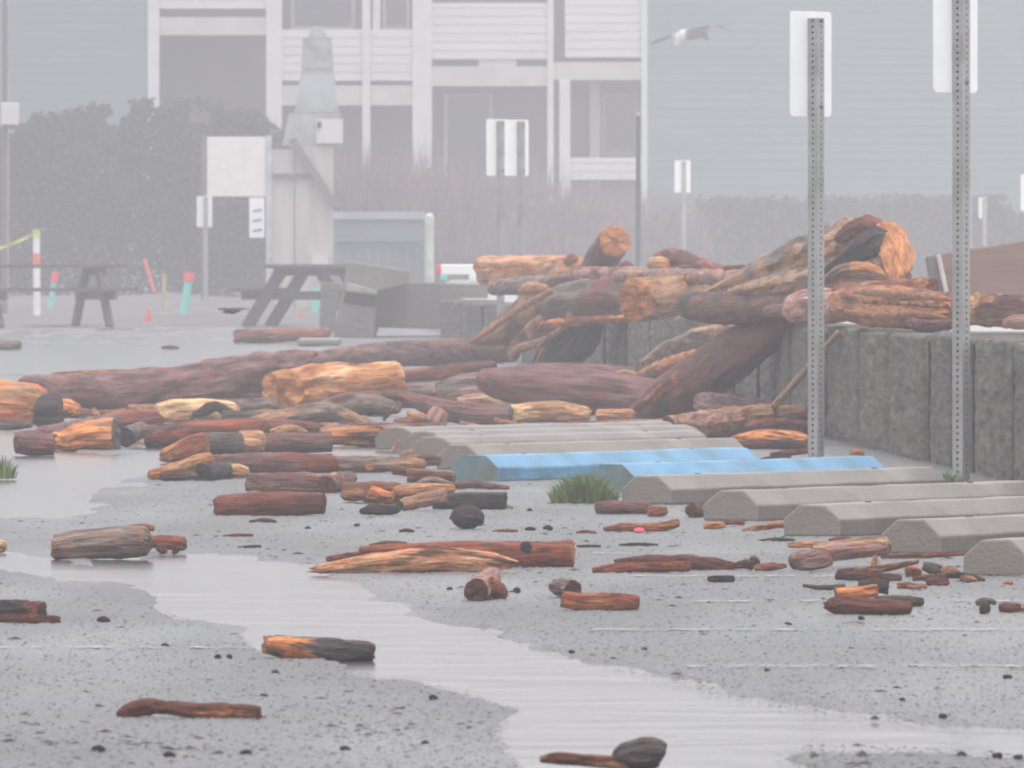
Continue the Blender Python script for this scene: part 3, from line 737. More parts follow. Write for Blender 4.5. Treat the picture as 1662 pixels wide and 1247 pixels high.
nd = 205.0
nb = empty('notice_board', (hx(385, nd), nd, 0), 0, 'blank white notice board on two posts', 'notice board')
def nx(px): return (px-385)*nd/F
def nz_(py): return H+(YH-py)*nd/F
MB().bx(nx(336), nx(431), -.03, .0, nz_(319), nz_(222)).build('board', mat('cream_board', (.72, .68, .64), .6, var=.05), nb)
MB().bx(nx(327), nx(335.5), -.05, .04, 0, nz_(220)).build('post', GREYW, nb)
MB().bx(nx(431.5), nx(441), -.05, .04, 0, nz_(220)).build('post', mat('pale_post', (.42, .43, .44), .6), nb)
sp = empty('text_sign', (hx(417, nd-.12), nd-.12, 0), 0, 'small white sign with three dark lines on the notice board post', 'sign')
MB().bx(-.115, .115, -.012, 0, nz_(386), nz_(321)).build('sign_plate', PLATE, sp)
GREYT = mat('grey_lettering', (.16, .16, .17), .7)
mb = MB()
for k, y in enumerate((340, 356, 372)):                                # illegible lines of print
    for j in range(4): mb.bx(-.06+j*.034, -.034+j*.034+.006, -.016, -.0125, nz_(y+5)+.006*j, nz_(y)+.006*j-.01)
mb.build('print_lines', GREYT, sp)
CONT = mat('blue_grey_metal', (.17, .20, .24), rough=.85, spec=.1, col2=(.21, .24, .28), scale=2, dirt=(.18, .18, .18))
kd = 203.0
kc = empty('container', (hx(615, kd), kd, 0), 0, 'blue-grey metal container behind the tilted concrete block', 'container')
def kx(px): return (px-615)*kd/F
def kz(py): return H+(YH-py)*kd/F
mb = MB().bx(kx(541), kx(690), -.7, .7, .12, kz(357))
for i in range(9): mb.bx(kx(546+i*16.2), kx(552+i*16.2), -.73, -.7, .2, kz(392))
mb.build('body', CONT, kc)
mb = MB(); taper(mb, kx(538), kx(693), kz(356.5), kx(541), kx(690), kz(344), .74, .66); mb.build('lid', CONT, kc)
MB().bx(kx(545), kx(686), -.78, -.735, kz(392), kz(386)).build('lip', CONT, kc)
for s in (-.55, .55): MB().tube((s, -.5, .0), (s, -.5, .12), .06, .06, 10).build('caster', DARK, kc)
bo = empty('marker_post', (hx(697, kd-1), kd-1, 0), 0, 'pale thick post at the end of the blue-grey container', 'post')
MB().tube((0, 0, 0), (0, 0, kz(352)), .075, .07, 12).build('post', mat('pale_post_paint', (.45, .45, .41), .7), bo)
MB().tube((0, 0, kz(352)), (0, 0, kz(346)), .072, .03, 12).build('cap', WHITE, bo)

# thin tall pole with a white box
pd = 186.0
tp = empty('utility_pole', (hx(8, pd), pd, 0), 0, 'tall thin pole with a white box at the picture edge', 'pole')
MB().tube((0, 0, 0), (0, 0, 6.0), .045, .035, 10).build('pole', GREYW, tp)
MB().tube((.042, -.02, 0), (.045, -.02, 5.8), .014, .014, 6).build('conduit', STEEL, tp)
q = pd/F
MB().bx(-6*q, 23*q, -.14, -.05, H+201*q, H+237*q).build('meter_box', WHITE, tp, bevel=.01)

# ------------------------------------------------------------------ picnic tables
PIC = mat('picnic_boards', (.06, .05, .055), rough=.75, spec=.3, col2=(.11, .10, .10), scale=4, stretch=(1, 8, 8))
PALEB = mat('pale_board_edge', (.33, .29, .22), rough=.75, var=.2)
def picnic(px, g, rz, label, L=1.8):
    p = gnd(px, g)
    t = empty('picnic_table', p, math.radians(rz), label, 'picnic table', 'picnic tables standing at the edge of the flooded lot')
    for k in range(5):
        y = -.30+k*.15; MB().bx(-L/2, L/2, y-.07, y+.07, .70, .745).build('tabletop_board', PIC, t)
    for s in (-1, 1):
        mb = MB()
        for k in (0, 1): mb.bx(-L/2, L/2, s*.62+k*.145-.14, s*.62+k*.145-.0, .425, .465)
        mb.build('bench', PIC, t)
    for x in (-L/2+.32, L/2-.32):
        for s in (-1, 1):
            a = Vector((x, s*.22, .70)); b = Vector((x, s*.66, 0)); e = a-b
            MB().box((a+b)/2, (.06, .14, e.length+.02), Matrix.Rotation(s*math.atan2(.44, .70), 3, 'X')).build('leg', PIC, t)
        MB().bx(x+.024, x+.064, -.74, .74, .325, .424).build('bench_support', PIC, t)
        MB().bx(x+.024, x+.064, -.34, .34, .61, .699).build('top_support', PIC, t)
    return t
picnic(62, 531, 20, 'dark picnic table on the water edge under the tall thin pole', 2.0)
picnic(507, 531, 76, 'dark picnic table beside the leaning dark slab', 1.7)
PIC2 = PIC

# ------------------------------------------------------------------ marker stakes and tape
ORA = mat('fluorescent_orange', (.75, .16, .07), rough=.5, var=.08); TEA = mat('teal_tube', (.16, .56, .48), rough=.5, var=.08)
TANW = mat('tan_stake_wood', (.42, .33, .2), rough=.8, stretch=(6, 6, 1)); RED = mat('red_cap', (.72, .09, .09), .5, var=.08)
YEL = mat('caution_tape_yellow', (.55, .52, .2), .5); WHI = mat('white_plastic', (.75, .73, .7), .5, var=.05)
def stake(px0, y0, px1, y1, d, wpx, segs, label, name='marker_post', cat='marker post', z0=None):
    a, b = at(px1, y1, d), at(px0, y0, d); 
    t = empty(name, a, 0, label, cat, 'survey and traffic markers on the verge')
    r = wpx*d/F/2; e = b-a
    for (u0, u1, m, nm, k) in segs: MB().tube(e*u0, e*u1, r*k, r*k*.97, 12).build(nm, m, t)
    return t
sd_ = 172.0
stake(59, 372, 60, 512, 170, 12, [(0, .55, WHI, 'tube', 1), (.55, .72, ORA, 'orange_band', 1.02), (.72, .9, WHI, 'tube', 1), (.9, 1, YEL, 'tape_knot', 1.1)], 'white and orange marker post with yellow tape tied to its top')
stake(90, 441, 82, 500, 178, 12, [(0, .70, TEA, 'tube', .8), (.70, 1, RED, 'cap', 1)], 'teal marker tube with a red cap seen through the picnic table')
stake(308, 442, 298, 510, 168, 16, [(0, .78, TEA, 'tube', .86), (.78, 1, RED, 'cap', 1.08)], 'leaning teal marker tube with a red cap standing in the open')
stake(234, 420, 250, 474, 176, 6, [(0, 1, ORA, 'stake', 1)], 'thin orange stake leaning hard to one side', 'survey_stake', 'stake')
stake(266, 444, 267, 506, 174, 8, [(0, 1, TANW, 'stake', 1)], 'upright tan wooden stake near the orange stake', 'survey_stake', 'stake')
stake(241, 502, 240, 523, 165, 9, [(0, .5, RED, 'base', 1.2), (.5, 1, ORA, 'tube', 1)], 'short orange marker stub low beside the picnic table')
stake(445, 452, 446, 506, 178, 8, [(0, 1, TANW, 'stake', 1)], 'pale tan stake just beside the picnic table by the plinth', 'survey_stake', 'stake')
stake(484, 454, 482, 506, 180, 8, [(0, 1, TANW, 'stake', 1)], 'pale tan stake seen between the slanting table legs', 'survey_stake', 'stake')
stake(513, 467, 511, 508, 178, 12, [(0, 1, TEA, 'tube', 1)], 'short teal tube under the picnic table by the plinth')
stake(489, 509, 488, 526, 166, 8, [(0, 1, ORA, 'tube', 1)], 'short orange stub under the picnic table by the plinth')
a, b = at(-120, 404, 171), at(56, 379, 170)
mb = MB(); n = 24
v = []
for i in range(n+1):
    t = i/n; p = a.lerp(b, t)-Vector((0, 0, .14*4*t*(1-t))); v += [p+Vector((0, .01*math.sin(i*1.3), .022)), p-Vector((0, .01*math.sin(i*1.3), .022)), p+Vector((0, .002, -.022)), p+Vector((0, .002, .022))]
f = []
for i in range(n):
    for k in range(4): f.append((4*i+k, 4*i+(k+1) % 4, 4*i+4+(k+1) % 4, 4*i+4+k))
tag(obj('caution_tape', v, f, YEL, loc=a), 'sagging yellow tape tied to the striped marker post', 'tape')

# ------------------------------------------------------------------ tumbled blocks and slabs beside the tables
OLDC = mat('brown_grey_concrete', (.155, .145, .125), rough=.8, col2=(.215, .20, .175), scale=3, bump=.4, bscale=20, dirt=(.11, .11, .09))
bd = gd(547)
def bq(px, py, d=bd): return at(px, py, d)
def slabpoly(name, P, d0, d1, m, label=None, cat=None, parent=None, group=None, loc=None):
    a = [at(x, y, d0) for x, y in P]; b = [p+Vector((0, d1-d0, 0)) for p in a]; n = len(P)
    l = loc or Vector((sum(p.x for p in a)/n, (d0+d1)/2, min(p.z for p in a)))
    o = obj(name, a+b, [tuple(range(n)), tuple(range(n, 2*n))[::-1]]+[(k, n+k, n+(k+1) % n, (k+1) % n) for k in range(n)], m, parent, loc=l)
    if parent is None: tag(o, label, cat, group)
    else: o.location = (0, 0, 0)
    bb = o.modifiers.new('bevel', 'BEVEL'); bb.width = .012; bb.segments = 2; bb.limit_method = 'ANGLE'
    return o
slabpoly('concrete_block', [(545, 549), (608, 549), (612, 532), (790, 536), (792, 462), (662, 458), (616, 462), (611, 486)], bd, bd+1.6, OLDC, 'long brown-grey concrete block lying below the white barrier', 'concrete block')
tb = slabpoly('concrete_block', [(541, 547), (604, 549), (612, 487), (608, 474), (662, 462), (663, 440), (564, 424)], bd-1.2, bd-.05, OLDC, 'tilted stepped concrete block leaning on the long block', 'concrete block')
slabpoly('ledge', [(561, 473), (612, 479), (612, 472), (561, 458)], bd-1.3, bd-1.201, mat('pale_ledge', (.27, .25, .21), .7), parent=tb, loc=tb.location.copy())
slabpoly('recess_shade', [(557, 492), (611, 499), (611, 481), (560, 475)], bd-1.22, bd-1.202, DARK, parent=tb, loc=tb.location.copy())  # near-black sheet on the flat face, painting the shade under the ledge
slabpoly('underside', [(541, 548), (606, 549), (609, 534), (545, 519)], bd-1.23, bd-1.202, GREYW, parent=tb, loc=tb.location.copy())
slabpoly('dark_slab', [(518, 540), (541, 541), (552, 460), (521, 458)], bd+3, bd+3.5, GREYW, 'dark slab leaning between the picnic table and the tilted block', 'slab')
slabpoly('paving_slab', [(482, 560), (550, 560), (550, 551), (482, 551)], gd(561), gd(561)+2.3, CONC, 'flat pale concrete slab lying in the shallow water', 'slab')
gb = empty('barrier_board', at(750, 458, 128), 0, 'white barrier board with a red end lying on the wall', 'barrier')
s_ = 128/F
bb_ = MB().box((0, 0, 20*s_), (70*s_, .09, 17*s_)).build('board', mat('white_board_paint', (.86, .85, .82), .4, var=.03), gb, bevel=.01)
MB().box((-37.5*s_, 0, 20*s_), (8*s_, .1, 15*s_)).build('red_end', RED, gb, bevel=.01)
MB().box((-30*s_, 0, 6*s_), (12*s_, .12, 10*s_)).build('foot', TEA, gb, bevel=.01)
MB().box((26*s_, 0, 5*s_), (30*s_, .12, 12*s_)).build('foot', WHI, gb, bevel=.01)
# tilted timber with a grey bracket on the terrace
vb = empty('timber_bench', at(1600, 520, 75), 0, 'tilted brown timber seat with a grey bracket behind the split logs', 'bench')
BRN = mat('brown_bench_timber', (.19, .12, .095), rough=.7, col2=(.25, .165, .135), scale=4, stretch=(.5, 3, 6), dirt=(.15, .11, .095))
l = vb.location.copy()
slabpoly('seat_timber', [(1523, 520), (1900, 480), (1900, 352), (1523, 412)], 75, 75.22, BRN, parent=vb, loc=l)
slabpoly('bracket', [(1521, 520), (1544, 520), (1526, 412), (1503, 417)], 74.7, 74.95, GREYW, parent=vb, loc=l)
slabpoly('bracket_edge', [(1538, 500), (1545, 500), (1527, 413), (1519, 414)], 74.66, 74.698, mat('pale_edge', (.42, .38, .35), .7), parent=vb, loc=l)

# ------------------------------------------------------------------ birds
def bird(name, c, d, body, wings, cols, label, parts=()):
    """one mesh: lathed body chain plus plate wings, fused by a voxel remesh; colours by place on the body"""
    s = d/F; bm = MB()
    def P(x, y, dy=0): return Vector(((x-c[0])*s, dy, (c[1]-y)*s))
    for (x0, y0, r0), (x1, y1, r1) in zip(body, body[1:]):
        bm.tube(P(x0, y0), P(x1, y1), r0*s, r1*s, 10)
    for w in wings:                                           # (leading edge pt, trailing edge pt, dy) stations
        n = len(w); th = .9*s
        v = []
        for (a, b, dy) in w:
            pa, pb = P(*a, dy), P(*b, dy+.03); v += [pa+Vector((0, -th, th)), pa+Vector((0, th, -th)), pb+Vector((0, th, -th)), pb+Vector((0, -th, th))]
        f = [(4*i+k, 4*i+(k+1) % 4, 4*i+4+(k+1) % 4, 4*i+4+k) for i in range(n-1) for k in range(4)]+[(3, 2, 1, 0), tuple(range(4*n-4, 4*n))]
        bm.add(v, f)
    m = bpy.data.materials.new(name+'_feathers'); m.use_nodes = True; N, L = m.node_tree.nodes, m.node_tree.links; p = N['Principled BSDF']; p.inputs['Roughness'].default_value = .7
    tc = N.new('ShaderNodeTexCoord'); sx = N.new('ShaderNodeSeparateXYZ'); L.new(tc.outputs['Object'], sx.inputs[0])
    r = N.new('ShaderNodeMapRange'); r.inputs['From Min'].default_value = -60*s; r.inputs['From Max'].default_value = 90*s; L.new(sx.outputs['X'], r.inputs['Value'])
    rp = N.new('ShaderNodeValToRGB'); L.new(r.outputs[0], rp.inputs[0]); rp.color_ramp.elements.remove(rp.color_ramp.elements[1])
    for i, (px, col) in enumerate(cols):
        pos = (px-c[0]+60)/150
        e = rp.color_ramp.elements[0] if i == 0 else rp.color_ramp.elements.new(pos)
        e.position = pos; e.color = (*col, 1)
    L.new(rp.outputs[0], p.inputs['Base Color'])
    o = bm.build(name, m, loc=None); o.location = at(c[0], c[1], d)
    rm = o.modifiers.new('fuse', 'REMESH'); rm.mode = 'VOXEL'; rm.voxel_size = .55*s; rm.use_smooth_shade = True
    return tag(o, label, 'bird')
dk, wt, gy_ = (.05, .045, .05), (.62, .57, .54), (.25, .24, .24)
bird('gull', (1105, 56), 198, [(1122, 50, 2), (1115, 52, 5.5), (1105, 57, 8), (1099, 63, 6.5), (1098, 69, 4.5), (1097, 75, 2)],
     [[((1104, 52), (1106, 58), 0), ((1090, 55), (1091, 60), -.05), ((1074, 62), (1075, 67), -.12), ((1056, 70), (1058, 73), -.2)],
      [((1106, 53), (1108, 64), 0), ((1122, 47), (1124, 65), .05), ((1138, 43), (1142, 61), .12), ((1147, 50), (1151, 66), .16), ((1149, 64), (1151, 70), .2)],
      [((1136, 44), (1140, 50), .12), ((1160, 38), (1163, 43), .3), ((1176, 42), (1177, 46), .38), ((1190, 50), (1190, 52), .46)]],
     [(1056, dk), (1088, (.12, .12, .11)), (1092, wt), (1110, wt), (1116, (.1, .085, .09)), (1150, dk), (1154, (.24, .25, .26)), (1163, (.24, .25, .26)), (1172, (.13, .13, .14)), (1190, (.13, .13, .14))], 'grey and white gull flying in front of the teal siding')
bird('crow', (377, 504), 92, [(391, 504, 1.5), (384, 504, 4), (378, 505, 5.5), (371, 505, 4.5), (366, 506, 3), (361, 507, 1)],
     [[((376, 502), (380, 507), 0), ((366, 500), (369, 503), -.1), ((354, 501), (356, 503), -.3)], [((378, 502), (383, 506), 0), ((388, 500), (391, 502), .1), ((402, 501), (402, 503), .3)]],
     [(354, (.02, .02, .025)), (402, (.02, .02, .025))], 'dark bird gliding low over the verge with wings spread')

# ------------------------------------------------------------------ grass
GR = mat('grass_blades', (.075, .115, .03), rough=.7, col2=(.16, .21, .07), scale=8)
def tuft(px, g, hpx, wpx, n, label, name='grass_tuft', kind=None, tz_=0, d=None, lean=.35, blade=.0028):
    p = gnd(px, g); s = p.y/F; r = random.Random(int(px*7+g)); mb = MB()
    for k in range(n):
        a = r.gauss(0, .42); a = max(-1, min(1, a)); hh = hpx*s*(1-.55*a*a)*r.uniform(.45, 1.05)
        b = Vector((a*wpx*s*.5, r.uniform(-.12, .12), 0)); t = b+Vector((a*hh*lean*1.4+r.gauss(0, hh*.22), r.gauss(0, hh*.3), hh)); mdl = b.lerp(t, .55)+Vector((-(t.x-b.x)*.25, 0, hh*.12))
        q = r.uniform(0, 3.14); u = Vector((math.cos(q), math.sin(q), 0))*r.uniform(.6, 1.3)*blade
        mb.add([b-u, b+u, mdl+u*.8, mdl-u*.8, t], [(0, 1, 2, 3), (3, 2, 4)])
    o = mb.build(name, GR); o.location = (p.x, p.y, tz_)
    return tag(o, label, 'grass', kind=kind)
tuft(948, 817, 50, 104, 1500, 'bushy green grass tuft growing against the half-hidden blue wheel stop')
tuft(8, 777, 42, 34, 60, 'dark sprig of weed at the picture edge beside the pool', blade=.004)
tuft(1535, 784, 20, 70, 170, 'low weeds at the foot of the tallest sign post', lean=.8)
tuft(1587, 812, 16, 56, 160, 'small bright sprig between two wheel stops', lean=.8)
tuft(1405, 797, 8, 40, 60, 'thin weeds at the end of the half-hidden blue wheel stop', lean=.8)
tuft(820, 826, 8, 46, 60, 'tiny grass wisp at the end of the blackened log', lean=1.)
tuft(1068, 800, 26, 70, 16, 'few thin dry stalks in front of the second blue wheel stop', lean=.6, blade=.0015)

# ------------------------------------------------------------------ driftwood: single pieces on the open asphalt
LOT = 'driftwood strewn over the wet parking lot'; HEAP = 'driftwood heaped beside the wall'; TOP = 'driftwood thrown up on the wall'; ROW = 'driftwood in drifts beside the wheel stops'
wood('thin stick with a dark rounded burl at one end, lying in the water', [(878, 1232, 5), (905, 1229, 9), (950, 1233, 9), (1000, 1236, 10), (1030, 1234, 11)], 'bk', ('tn', .42), g=1247, name='driftwood_stick', cat='stick', rough=1.2,
     limbs=[('burl', [(996, 1236, 9), (1015, 1227, 20), (1045, 1224, 24), (1070, 1222, 21), (1079, 1224, 12)], 'dg', ('bk', .3), (gd(1247), gd(1247)), dict(rough=1.3))])
wood('crooked brown stick with a raised knuckled end on the gravel', [(191, 1158, 4), (212, 1151, 11), (240, 1146, 13), (262, 1146, 10), (300, 1151, 11), (350, 1153, 12), (385, 1153, 11), (421, 1156, 10)], 'bk', ('og', .28), g=1166, name='driftwood_stick', cat='stick', rough=1.3)
wood('flat-topped orange and grey plank end soaking in the stream edge', [(433, 1046, 14), (480, 1049, 17), (540, 1053, 17), (601, 1056, 14)], 'og', ('dg', .45), g=1069, cat='log', sq=3.2, wid=1.3, ends=('og', 'tn'))
wood('dark log with an angled end cut by the picture edge', [(-160, 985, 16), (20, 989, 16), (69, 988, 12)], 'bl', ('rb', .3), g=1006, ends=(None, 'bk'), sq=2.6)
wood('thin stick lying against the dark log at the picture edge', [(-100, 1003, 6), (40, 1004, 7), (96, 1005, 6)], 'bk', ('tn', .3), g=1011, name='driftwood_stick', cat='stick')
wood('thick grey-brown log with a chewed orange end standing in the stream', [(90, 886, 20), (130, 882, 23), (190, 878, 25), (240, 876, 24)], 'gy', ('tn', .22), g=905, ends=('og', None), rough=.6,
     limbs=[('bark_flap', [(200, 859, 4), (228, 856, 5), (251, 858, 4)], 'rb', ('og', .4), (gd(903), gd(903)), dict())])
wood('red-brown branch with a stubby foot poking out behind the thick grey log', [(228, 878, 9), (265, 879, 11), (300, 882, 11)], 'rb', ('og', .2), g=896, rough=1.2, limbs=[('branch_stub', [(258, 885, 8), (264, 893, 7), (267, 899, 5)], 'bk', ('tn', .2), (gd(898), gd(898)), dict()), ('branch_stub', [(288, 886, 7), (285, 894, 5), (280, 898, 3)], 'bk', ('tn', .2), (gd(898), gd(898)), dict())])
wood('bright yellow chunk just showing at the picture edge', [(-40, 884, 11), (-10, 885, 11), (9, 886, 8)], 'ye', ('og', .3), g=895, name='driftwood_chunk', cat='chunk')
wood('smooth brown log with a red stripped patch, lying alone beyond the stream', [(352, 820, 17), (400, 818, 19), (460, 816, 19), (524, 816, 17)], 'bk', ('rb', .42), g=837, rough=.5, ends=(None, 'bk'))
wood('big red-brown log with a knothole and a sawn orange end', [(585, 891, 5), (640, 892, 11), (720, 896, 18), (800, 898, 21), (870, 898, 21), (927, 898, 21)], 'rb', ('tn', .2), g=920, rough=.8, ends=(None, 'og'),
     limbs=[('knot', [(858, 891, 3), (856, 889, 8), (853, 888, 9)], 'bl', ('bk', .2), (gd(920)-.14, gd(920)-.2), dict(ends=(None, 'bl')))])
wood('long split tan limb lying along the big knotholed log', [(517, 923, 7), (560, 917, 11), (640, 910, 17), (700, 907, 19), (770, 908, 17), (830, 913, 9)], 'tn', ('bk', .36), g=930, rough=.8, jag=(1, .8))
wood('thin broken slat lying behind the split tan limb', [(530, 907, 4), (570, 902, 6), (650, 896, 6)], 'rb', ('bk', .3), g=915, name='driftwood_stick', cat='stick')
wood('short dark bark piece on top of the split tan limb', [(600, 887, 4), (625, 883, 6), (660, 884, 5)], 'bk', ('bl', .3), g=905, name='driftwood_stick', cat='stick')
wood('short pinkish log pointing straight at the lens, with a knob', [(773, 957, 19), (784, 947, 19), (796, 937, 16), (800, 930, 12)], 'pk', ('bk', .25), g=(975, 962), ends=('bk', None), rough=.7, limbs=[('branch_stub', [(796, 950, 12), (806, 958, 14), (816, 964, 9)], 'rb', ('bk', .25), (gd(973), gd(971)), dict())])
wood('short grey log with its dark end facing the lens, behind a longer piece', [(930, 955, 14), (915, 953, 14), (903, 951, 13)], 'gy', ('rb', .3), g=(972, 969), ends=('bk', None))
wood('red-brown log with an orange scar lying across a short grey one', [(914, 972, 13), (950, 975, 14), (1000, 975, 14), (1037, 977, 11)], 'rb', ('og', .36), g=990, rough=.8, ends=('bk', None))
wood('squat blackish log butt sitting upright alone on the gravel', [(736, 843, 12), (746, 839, 18), (762, 838, 19), (776, 843, 14), (781, 847, 8)], 'bl', ('bk', .2), g=858, name='log_butt', cat='log', rough=1.1, wid=1.2)
wood('long dark red stick with a split tip lying by a heavier one', [(962, 925, 4), (1000, 922, 8), (1060, 920, 8), (1119, 918, 8)], 'rb', ('bk', .3), g=930, name='driftwood_stick', cat='stick')
wood('dark heavier branch ending in broken chips beside a red stick', [(1000, 912, 6), (1060, 910, 9), (1130, 913, 12), (1192, 920, 8)], 'bk', ('rb', .3), g=925, name='driftwood_stick', cat='stick', rough=1.2)
for i, (lb, pts, c, b) in enumerate((('orange chip at the tip of the dark heavier branch', [(1190, 918, 4), (1212, 915, 7), (1222, 921, 5)], 'og', 'bk'), ('curled dark chip standing on edge next to the orange chip', [(1218, 914, 6), (1224, 907, 7), (1230, 916, 5)], 'dg', 'tn'),
      ('flat pale-edged chip farthest out from the dark heavier branch', [(1225, 921, 4), (1250, 919, 6), (1276, 918, 3)], 'rb', 'tn'))): wood(lb, pts, c, (b, .4), g=926+i, name='wood_chip', cat='chip', rough=1.4)
wood('small dark stub lying alone between two white stall lines', [(1149, 939, 4), (1165, 939, 6), (1191, 939, 5)], 'bl', ('bk', .3), g=945, name='driftwood_stick', cat='stick')
# the litter near the third and fourth wheel stops
wood('stout red-brown log with a torn end, closest of the clutter by the wheel stops', [(1343, 981, 9), (1365, 981, 15), (1400, 984, 14), (1440, 984, 13), (1480, 986, 9)], 'bk', ('rb', .35), g=998, rough=.7, jag=(.6, 0))
wood('dark green-black stub sticking out behind the stout red-brown log', [(1420, 976, 9), (1460, 975, 10), (1499, 976, 6)], 'gn', ('bl', .3), g=986)
wood('short bright orange log lying on the far side of the stout one', [(1357, 962, 9), (1395, 960, 10), (1422, 958, 10)], 'og', ('rb', .36), g=973, ends=('rb', 'og'), rough=.6)
wood('dark block tucked behind the short orange log', [(1395, 950, 9), (1420, 950, 11), (1441, 952, 11)], 'bl', ('bk', .3), g=969, ends=(None, 'bl'))
wood('slim grey-green twig pointing away from the dark block', [(1303, 950, 2.5), (1335, 953, 4), (1372, 952, 5)], 'gn', ('gy', .3), g=958, name='driftwood_stick', cat='stick')
wood('dark straight branch lying crosswise above the grey-green twig', [(1357, 934, 6), (1400, 934, 7), (1462, 938, 6)], 'bk', ('bl', .3), g=944, name='driftwood_stick', cat='stick')
wood('brownish log with a rounded pale yellow end resting up on a slab', [(1322, 894, 13), (1350, 893, 16), (1390, 888, 16), (1425, 885, 16), (1442, 884, 14)], 'pk', ('ye', .42), g=922, rough=.5, ends=('rb', None), rnd_end=(.5, .3))
wood('thick slab with a cut pale face under the pale-ended log', [(1283, 910, 12), (1305, 908, 15), (1330, 905, 16), (1352, 905, 10)], 'bk', ('pk', .42), g=927, name='driftwood_plank', cat='plank', sq=3.4, rough=.7)
wood('thin orange slat lying behind the pale-ended log', [(1280, 884, 4), (1310, 883, 5), (1352, 882, 4)], 'og', ('tn', .4), g=893, name='driftwood_stick', cat='stick')
wood('bent black branch lying over the orange slat', [(1345, 877, 3), (1370, 875, 5), (1390, 877, 3)], 'bk', ('tn', .3), g=890, name='driftwood_stick', cat='stick')
wood('pale upright splinter leaning among the chips', [(1417, 925, 5), (1419, 913, 5), (1421, 901, 3)], 'og', ('tn', .5), g=930, name='wood_chip', cat='chip')
wood('long thin red rod lying along the foot of the second grey stop', [(1430, 903, 3), (1500, 901, 4), (1570, 898, 3)], 'rb', ('bl', .3), g=908, name='driftwood_stick', cat='stick')
wood('slanting grey-brown slat behind the dark straight branch', [(1360, 926, 3), (1430, 922, 6), (1490, 911, 3)], 'bk', ('tn', .38), g=931, name='driftwood_stick', cat='stick')
CH = 'loose chips by the closest wheel stop'
for lb, pts, c, b in (('orange splintered chip in the middle of the chip heap', [(1472, 928, 8), (1482, 927, 9), (1493, 930, 7)], 'og', 'rb'), ('dark block chip beside the orange splintered one', [(1500, 918, 7), (1515, 922, 9), (1530, 926, 6)], 'dg', 'bl'),
      ('long dark chip in front of the orange splintered one', [(1482, 938, 5), (1510, 938, 6), (1536, 936, 4)], 'bk', 'bl'), ('red chip with a pale tip on the near rim of the chip heap', [(1457, 950, 4), (1475, 951, 6), (1503, 953, 4)], 'rb', 'tn'),
      ('stout dark chip on the near rim of the chip heap', [(1505, 944, 6), (1520, 944, 7), (1538, 944, 5)], 'bk', 'rb'), ('tan chip leaning by the corner of the closest stop', [(1528, 928, 5), (1542, 925, 7), (1556, 932, 5)], 'tn', 'bk'),
      ('small dark crumb at the corner of the closest stop', [(1560, 938, 4), (1572, 940, 6), (1584, 942, 4)], 'bk', 'tn'), ('long low dark chip running to the closest stop', [(1535, 934, 4), (1560, 933, 5), (1597, 941, 3)], 'bl', 'bk')):
    wood(lb, pts, c, (b, .38), name='wood_chip', cat='chip', group=CH, rough=1.5, jag=(.4, .4))
for lb, pts, c in (('dark cube-like chunk alone below the closest stop', [(1591, 989, 6), (1598, 988, 8), (1606, 989, 6)], 'bl'), ('dark stub with a cut face at the picture edge below the stop', [(1622, 986, 6), (1638, 986, 8), (1655, 986, 7)], 'bk'),
      ('flat curled chip behind the dark cube-like chunk', [(1584, 978, 4), (1600, 975, 6), (1616, 978, 4)], 'gy'), ('orange crumb alone under the closest stop', [(1629, 946, 3), (1636, 945, 4.5), (1643, 946, 3)], 'og'),
      ('tan end of a piece cut by the picture edge', [(1655, 986, 6), (1670, 986, 7), (1690, 986, 6)], 'tn')):
    wood(lb, pts, c, ('bk', .3), name='wood_chip', cat='chip', group=CH, rough=1.1)
wood('dark smooth log lying in front of the fifth grey stop and the grass', [(966, 823, 9), (1000, 822, 11), (1030, 823, 10), (1056, 826, 9)], 'pu', ('bk', .2), g=835, rough=.5)
wood('small red block at the end of the dark smooth log', [(1051, 830, 7), (1065, 829, 8), (1082, 828, 7)], 'rb', ('tn', .35), g=838, name='driftwood_chunk', cat='chunk', sq=3)
wood('small dark log end facing the lens against a grey stop', [(1122, 828, 10), (1130, 827, 11), (1140, 827, 10)], 'bl', ('rb', .3), g=(840, 836), ends=('bk', None))
wood('twisted red stick with a pale tip near a pink scrap', [(981, 858, 3), (1010, 855, 6), (1040, 855, 6), (1070, 855, 7), (1102, 848, 6)], 'rb', ('og', .4), g=863, name='driftwood_stick', cat='stick', rough=1.4)
pk = wood('bright pink scrap of plastic beside the twisted red stick', [(1029, 861, 3), (1037, 860, 4.5), (1046, 861, 3)], 'pk', ('wh', 0), g=864, name='plastic_scrap', cat='litter', group='litter')
pk.data.materials[0] = mat('pink_plastic', (.75, .10, .20), .4, var=.1)
wood('bright orange chip against the foot of a grey stop', [(1143, 854, 4), (1158, 852, 6), (1176, 852, 4)], 'og', ('rb', .3), g=859, name='wood_chip', cat='chip')
wood('curved red twig arching behind the bright orange chip', [(1170, 850, 2.5), (1190, 847, 4), (1208, 849, 3)], 'rb', ('tn', .3), g=855, name='driftwood_stick', cat='stick')
wood('pointed tan slat with its butt against the third grey stop', [(1206, 860, 2), (1235, 855, 5), (1272, 850, 6)], 'tn', ('rb', .4), g=862, name='driftwood_stick', cat='stick')
